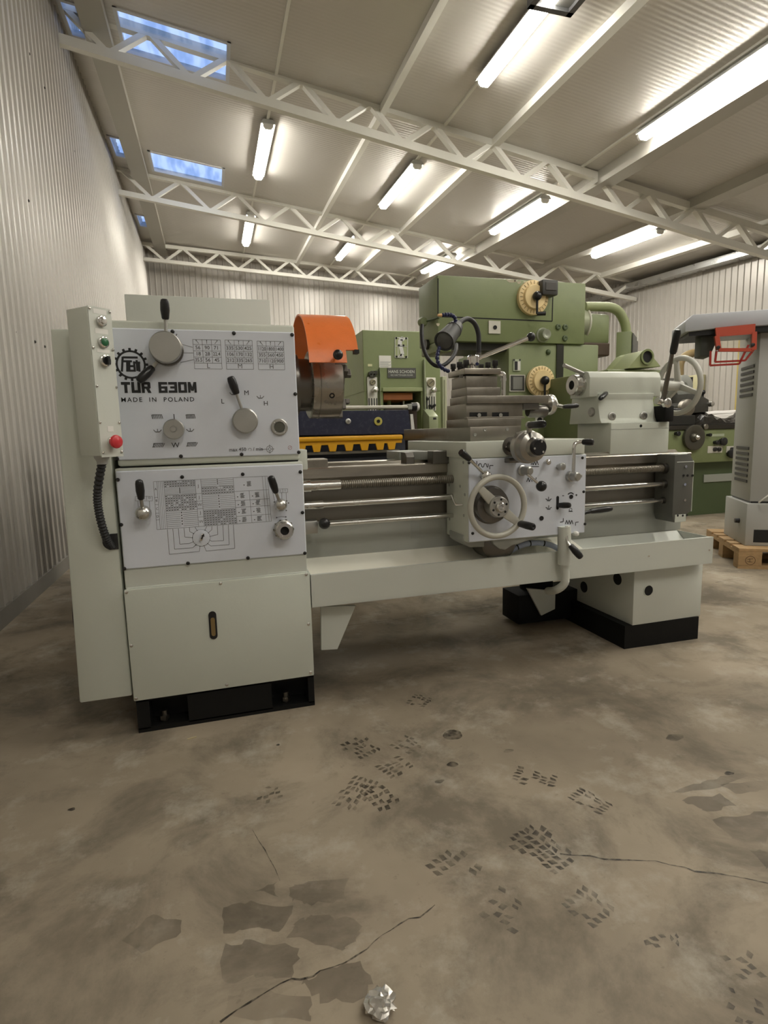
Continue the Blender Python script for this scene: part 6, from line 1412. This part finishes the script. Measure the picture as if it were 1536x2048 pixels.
bm = B(); box(bm, au0 + .03, 1.2, va + .03, va + .40, az0 - .035, az0 + .001); gl('arm_underside', bm, BLACK, t)
bm = B(); a, b = loc(1400, 712, va + .1), loc(1432, 660, va + .1); prismY(bm, [(a[0], a[1]), (b[0] - .03, a[1] - .01), (b[0], b[1] - .1), (b[0], b[1]), (a[0], b[1])], va + .1, va + .26, .006); hd_ = gl('spindle_head', bm, mat('dark_grey_head', (.07, .075, .07), .5), t, 30)
a = loc(1440, 650, va + .05); 
# red guard: a frame of bars with clear windows
ra, rb2 = loc(1440, 700, va), loc(1507, 660, va)
def gbar(p, q, w=.014): bm = B(); bar(bm, Vector((p[0], va - .02, p[1])), Vector((q[0], va - .02, q[1])), w, w, up=(0, 1, 0)); return bm
bm = B(); A = [loc(*q, va - .02) for q in ((1433, 672), (1508, 664), (1507, 700), (1437, 700))]
cpl = [loc(*q, va - .02) for q in ((1430, 656), (1510, 648), (1509, 668), (1432, 674))]; prismY(bm, [(p[0], p[1]) for p in cpl], va - .03, va - .01); rg = gl('red_guard', bm, REDG, t)
for p, q, w in ((A[0], A[3], .028), (A[1], A[2], .028), (A[3], A[2], .022)): gl('guard_bar', gbar(p, q, w), REDG, rg)
Bq = [loc(*q, va - .02) for q in ((1421, 702), (1420, 731), (1478, 728), (1478, 700))]; Cq = [loc(*q, va - .02) for q in ((1433, 702), (1430, 724), (1490, 721), (1497, 690))]
DRED = mat('dark_red_bar', (.32, .02, .012), .35)
for p, q in ((Bq[0], Bq[1]), (Bq[1], Bq[2]), (Cq[0], Cq[1]), (Cq[1], Cq[2]), (Bq[2], Cq[3]), (Cq[2], A[2])): gl('guard_rail', gbar(p, q, .012), DRED, rg)
def clear_mat():
    m = bpy.data.materials.new('clear_acrylic'); m.use_nodes = True; nt = m.node_tree; N, L = nt.nodes, nt.links; out = N['Material Output']; N.remove(N['Principled BSDF'])
    g = N.new('ShaderNodeBsdfGlossy'); g.inputs['Roughness'].default_value = .1; tr = N.new('ShaderNodeBsdfTransparent'); tr.inputs['Color'].default_value = (.95, .93, .88, 1); mx = N.new('ShaderNodeMixShader'); mx.inputs[0].default_value = .12
    L.new(tr.outputs[0], mx.inputs[1]); L.new(g.outputs[0], mx.inputs[2]); L.new(mx.outputs[0], out.inputs[0]); return m
bm = B(); prismY(bm, [(p[0], p[1]) for p in A], va - .022, va - .018); gl('clear_window', bm, clear_mat(), rg)
for q in ((1436, 695), (1505, 690)): p = loc(*q, va - .03); bm = B(); revolve(bm, (p[0], va - .034, p[1]), (0, -1, 0), [(0, .012), (.006, .012), (.008, .006)], 12); gl('guard_screw', bm, BLACK, rg)
p = loc(1483, 1044, v0 + .05); bm = B(); revolve(bm, (cu0 - .02, v0 + .12, p[1]), (-1, 0, 0), [(0, .018), (.03, .016)], 12); gl('base_bolt', bm, BLACK, gb)
q = loc(1530, 1000, v0 - .05); bm = B(); tube(bm, smooth_path([(q[0] - .03, v0 - .03, q[1] - .02), (q[0], v0 - .06, q[1] + .02), (q[0] + .06, v0 - .05, q[1] + .06), (q[0] + .16, v0 - .01, q[1] + .05)], 6), .006, 8); gl('white_cable', bm, WHITE, t, 60)
# ================================================================== MARKS ON THE FLOOR (wet prints, cracks, chips)
def mark_mat(name, col, alpha, scale):
    m = bpy.data.materials.new(name); m.use_nodes = True; nt = m.node_tree; N, L = nt.nodes, nt.links
    b = N['Principled BSDF']; out = N['Material Output']
    b.inputs['Base Color'].default_value = (*col, 1); b.inputs['Roughness'].default_value = .45
    geo = N.new('ShaderNodeNewGeometry'); nz = N.new('ShaderNodeTexNoise'); nz.inputs['Scale'].default_value = scale; nz.inputs['Detail'].default_value = 5; L.new(geo.outputs['Position'], nz.inputs['Vector'])
    mr = N.new('ShaderNodeMapRange'); mr.inputs['From Min'].default_value = .35; mr.inputs['From Max'].default_value = .62; mr.inputs['To Min'].default_value = alpha * .25; mr.inputs['To Max'].default_value = alpha; L.new(nz.outputs['Fac'], mr.inputs['Value'])
    tr = N.new('ShaderNodeBsdfTransparent'); mx = N.new('ShaderNodeMixShader'); L.new(mr.outputs[0], mx.inputs[0]); L.new(tr.outputs[0], mx.inputs[1]); L.new(b.outputs[0], mx.inputs[2]); L.new(mx.outputs[0], out.inputs[0])
    return m
PRINT = mark_mat('wet_print', (.045, .038, .029), .70, 40)
FAINT = mark_mat('faint_print', (.06, .052, .040), .5, 35)
TREAD = mark_mat('damp_tread', (.10, .083, .060), .34, 6)
CRK = mark_mat('crack_dark', (.02, .016, .012), .85, 60)
rf = random.Random(11)
def fpoly(bm, pts, z=.0006):
    f = bm.faces.new([bm.verts.new((p[0], p[1], z)) for p in pts]); f.normal_update()
    if f.normal.z < 0: f.normal_flip()
def inside(p, poly_):
    x, y = p; c = False; n = len(poly_)
    for i in range(n):
        (x0, y0), (x1, y1) = poly_[i], poly_[(i + 1) % n]
        if (y0 > y) != (y1 > y) and x < (x1 - x0) * (y - y0) / (y1 - y0) + x0: c = not c
    return c
def sole(px0, px1, name, m, keep=1.0, wscale=1.0, only=None, hollow=False):
    """a shoe print between two sighted floor points, made of separate tread blocks"""
    a, b = atfloor(*px0), atfloor(*px1); d = (b - a); L_ = d.length; d = d / L_; s = Vector((-d.y, d.x, 0)); w = .05 * wscale
    bm = B(); nr = max(4, int(L_ / .021)); nc = 5
    for i in range(nr):
        t0, t1 = i / nr, (i + .78) / nr; tm = (t0 + t1) / 2
        half = w * (.9 + .25 * math.sin(2.2 * math.pi * tm + .6)) * math.sqrt(max(.12, 1 - (2 * tm - 1) ** 4))
        for j in range(nc):
            if rf.random() > keep or (hollow and 0 < i < nr - 1 and j in (1, 2)): continue
            u0, u1 = -1 + 2 * j / nc + .05, -1 + 2 * (j + 1) / nc - .08
            sk = (.12 if j < nc / 2 else -.12) / nr
            q = [a + d * L_ * (t + sk * k_) + s * half * u for t, u, k_ in ((t0, u0, -1), (t0, u1, 1), (t1, u1, 1), (t1, u0, -1))]
            c = sum(q, Vector()) / 4; q = [c + (v - c) * rf.uniform(.8, 1.0) + Vector((rf.uniform(-.002, .002), rf.uniform(-.002, .002), 0)) for v in q]
            fpoly(bm, q)
    if len(bm.verts): obj(name, bm, m, floor, kind='stuff')
    else: bm.free()
sole((1040, 1662), (1140, 1735), 'footprint', PRINT, .95, 1.25)
sole((1148, 1585), (1218, 1622), 'footprint', PRINT, 1.0, .8, hollow=True)
sole((1030, 1545), (1115, 1568), 'footprint', PRINT, .8, 1.0)
sole((735, 1600), (780, 1580), 'footprint', PRINT, .85, 1.5)
sole((685, 1615), (735, 1555), 'footprint', FAINT, .75, 1.1)
sole((765, 1545), (815, 1520), 'footprint', FAINT, .7, 1.0)
sole((700, 1480), (745, 1510), 'footprint', PRINT, .7, 1.1)
sole((795, 1480), (838, 1500), 'footprint', FAINT, .8, 1.0)
sole((820, 1397), (860, 1406), 'footprint', PRINT, .9, 1.0, hollow=True)
sole((880, 1710), (945, 1760), 'footprint', FAINT, .6, 1.2)
sole((980, 1800), (1055, 1840), 'footprint', FAINT, .45, 1.2)
sole((1145, 1790), (1215, 1840), 'footprint', FAINT, .85, 1.0, hollow=True)
sole((1310, 1858), (1350, 1898), 'footprint', PRINT, .4, 1.0)
sole((1460, 1900), (1536, 1960), 'footprint', FAINT, .5, 1.3)
sole((1455, 2010), (1530, 2045), 'footprint', PRINT, .5, 1.0)
sole((510, 1590), (560, 1575), 'footprint', FAINT, .5, 1.2)
def blob(px, py, rx, name, m, rough=.3, asp=.6):
    c = atfloor(px, py); bm = B(); n = 18
    ph = [rf.uniform(0, 6.28) for _ in range(3)]
    fpoly(bm, [(c.x + rx * math.cos(a) * (1 + rough * (math.sin(2 * a + ph[0]) * .5 + math.sin(5 * a + ph[1]) * .3)), c.y + rx * asp * math.sin(a) * (1 + rough * math.sin(3 * a + ph[2]) * .5)) for a in [2 * math.pi * k / n for k in range(n)]], .0007)
    obj(name, bm, m, floor)
blob(905, 1470, .034, 'oil_spot', PRINT, .15, .9); blob(905, 1529, .017, 'oil_spot', PRINT, .2, .8); blob(1017, 1502, .016, 'oil_spot', FAINT); blob(556, 1490, .006, 'oil_spot', CRK, .2, 1); blob(143, 1619, .010, 'oil_spot', CRK, .3, .7)
blob(879, 1563, .014, 'oil_spot', FAINT); blob(1350, 1475, .03, 'oil_spot', FAINT); blob(1458, 1547, .014, 'oil_spot', CRK)
blob(310, 1865, .045, 'damp_patch', TREAD, .5, .9)
def crack(pts, name, w=.0022, jit=.006):
    P_ = [atfloor(*p) for p in pts]; fine = []
    for a, b in zip(P_, P_[1:]):
        n = max(2, int((b - a).length / .03))
        for k in range(n): fine.append(a + (b - a) * k / n + Vector((rf.uniform(-jit, jit), rf.uniform(-jit, jit), 0)) * (0 if k == 0 else 1))
    fine.append(P_[-1]); bm = B(); L0, R0_ = [], []
    for i, p in enumerate(fine):
        d = (fine[min(i + 1, len(fine) - 1)] - fine[max(i - 1, 0)]).normalized(); s = Vector((-d.y, d.x, 0)) * w * rf.uniform(.35, 1.2)
        L0.append(bm.verts.new((p.x + s.x, p.y + s.y, .0008))); R0_.append(bm.verts.new((p.x - s.x, p.y - s.y, .0008)))
    for i in range(len(fine) - 1): bm.faces.new((L0[i], R0_[i], R0_[i + 1], L0[i + 1])).normal_flip() if False else bm.faces.new((R0_[i], R0_[i + 1], L0[i + 1], L0[i]))
    bmesh.ops.recalc_face_normals(bm, faces=bm.faces); obj(name, bm, CRK, floor)
crack([(1120, 1708), (1180, 1712), (1240, 1720), (1310, 1722), (1370, 1735), (1410, 1745), (1480, 1755), (1540, 1768)], 'crack')
crack([(640, 1942), (690, 1926), (735, 1898), (765, 1870), (800, 1848), (840, 1835), (870, 1810)], 'crack', .0018)
crack([(440, 2045), (500, 2005), (560, 1968), (600, 1960), (640, 1942)], 'crack')
crack([(505, 1660), (530, 1700), (560, 1762)], 'crack', .0012)
crack([(690, 1252), (800, 1238), (1000, 1212)], 'expansion_joint', .0015, .001); crack([(1430, 1165), (1480, 1156), (1560, 1145)], 'expansion_joint', .0015, .001)
# forklift tyre marks: damp chevron lugs
def lug(pts):
    P_ = [atfloor(*p) for p in pts]; c = sum(P_, Vector()) / len(P_); out = []
    for a, b in zip(P_, P_[1:] + P_[:1]):
        for k in range(5): p = a + (b - a) * k / 5; out.append(p + Vector((rf.uniform(-.006, .006), rf.uniform(-.006, .006), 0)))
    bm = B(); fpoly(bm, out, .0005); obj('tyre_mark', bm, TREAD, floor)
Lq = lambda *q: [(p[0] * .5, 1300 + p[1] * .5) for p in q]
lug(Lq((890, 1035), (1005, 1005), (1170, 1030), (1125, 1130), (1000, 1115), (890, 1145))); lug(Lq((1150, 950), (1230, 925), (1390, 910), (1380, 1000), (1240, 1020), (1170, 1000)))
lug(Lq((890, 1185), (1015, 1160), (1210, 1195), (1160, 1315), (1030, 1300), (895, 1340))); lug(Lq((1190, 1075), (1280, 1062), (1440, 1085), (1430, 1165), (1360, 1200), (1150, 1145)))
lug(Lq((900, 1395), (1010, 1345), (1240, 1395), (1235, 1490), (900, 1470))); lug(Lq((1200, 1330), (1280, 1290), (1450, 1240), (1490, 1330), (1440, 1410), (1290, 1400)))
lug(Lq((1010, 965), (1100, 930), (1110, 985))); 
lug([(1332, 1588), (1400, 1565), (1420, 1560), (1480, 1545), (1500, 1552), (1420, 1580)]); lug([(1360, 1600), (1440, 1588), (1470, 1610), (1420, 1625), (1385, 1612)]); lug([(1440, 1570), (1536, 1560), (1536, 1580), (1470, 1588)]); lug([(1425, 1640), (1536, 1620), (1536, 1690), (1470, 1680)]); lug([(1500, 1700), (1536, 1705), (1536, 1740)])
# small litter
c = atfloor(762, 2018); t = thing('crumpled_foil', c, 'crumpled scrap of shiny foil lying on the floor nearest the camera', 'litter')
bm = B(); bmesh.ops.create_icosphere(bm, subdivisions=3, radius=.026)
for v in bm.verts: v.co *= rf.uniform(.7, 1.25); v.co.z = max(-.012, v.co.z * .55)
bmesh.ops.translate(bm, verts=bm.verts, vec=(c.x, c.y, .0122)); obj('foil', bm, mat('crushed_foil', (.7, .68, .64), .2, .85), t)
c = atfloor(384, 1477); bm = B(); bar(bm, c + Vector((-.014, -.003, .002)), c + Vector((.014, .003, .002)), .004, .003); obj('wood_splinter', bm, mat('straw', (.5, .42, .25), .6), None, label='tiny pale splinter on the floor in front of the black plinth', cat='litter')
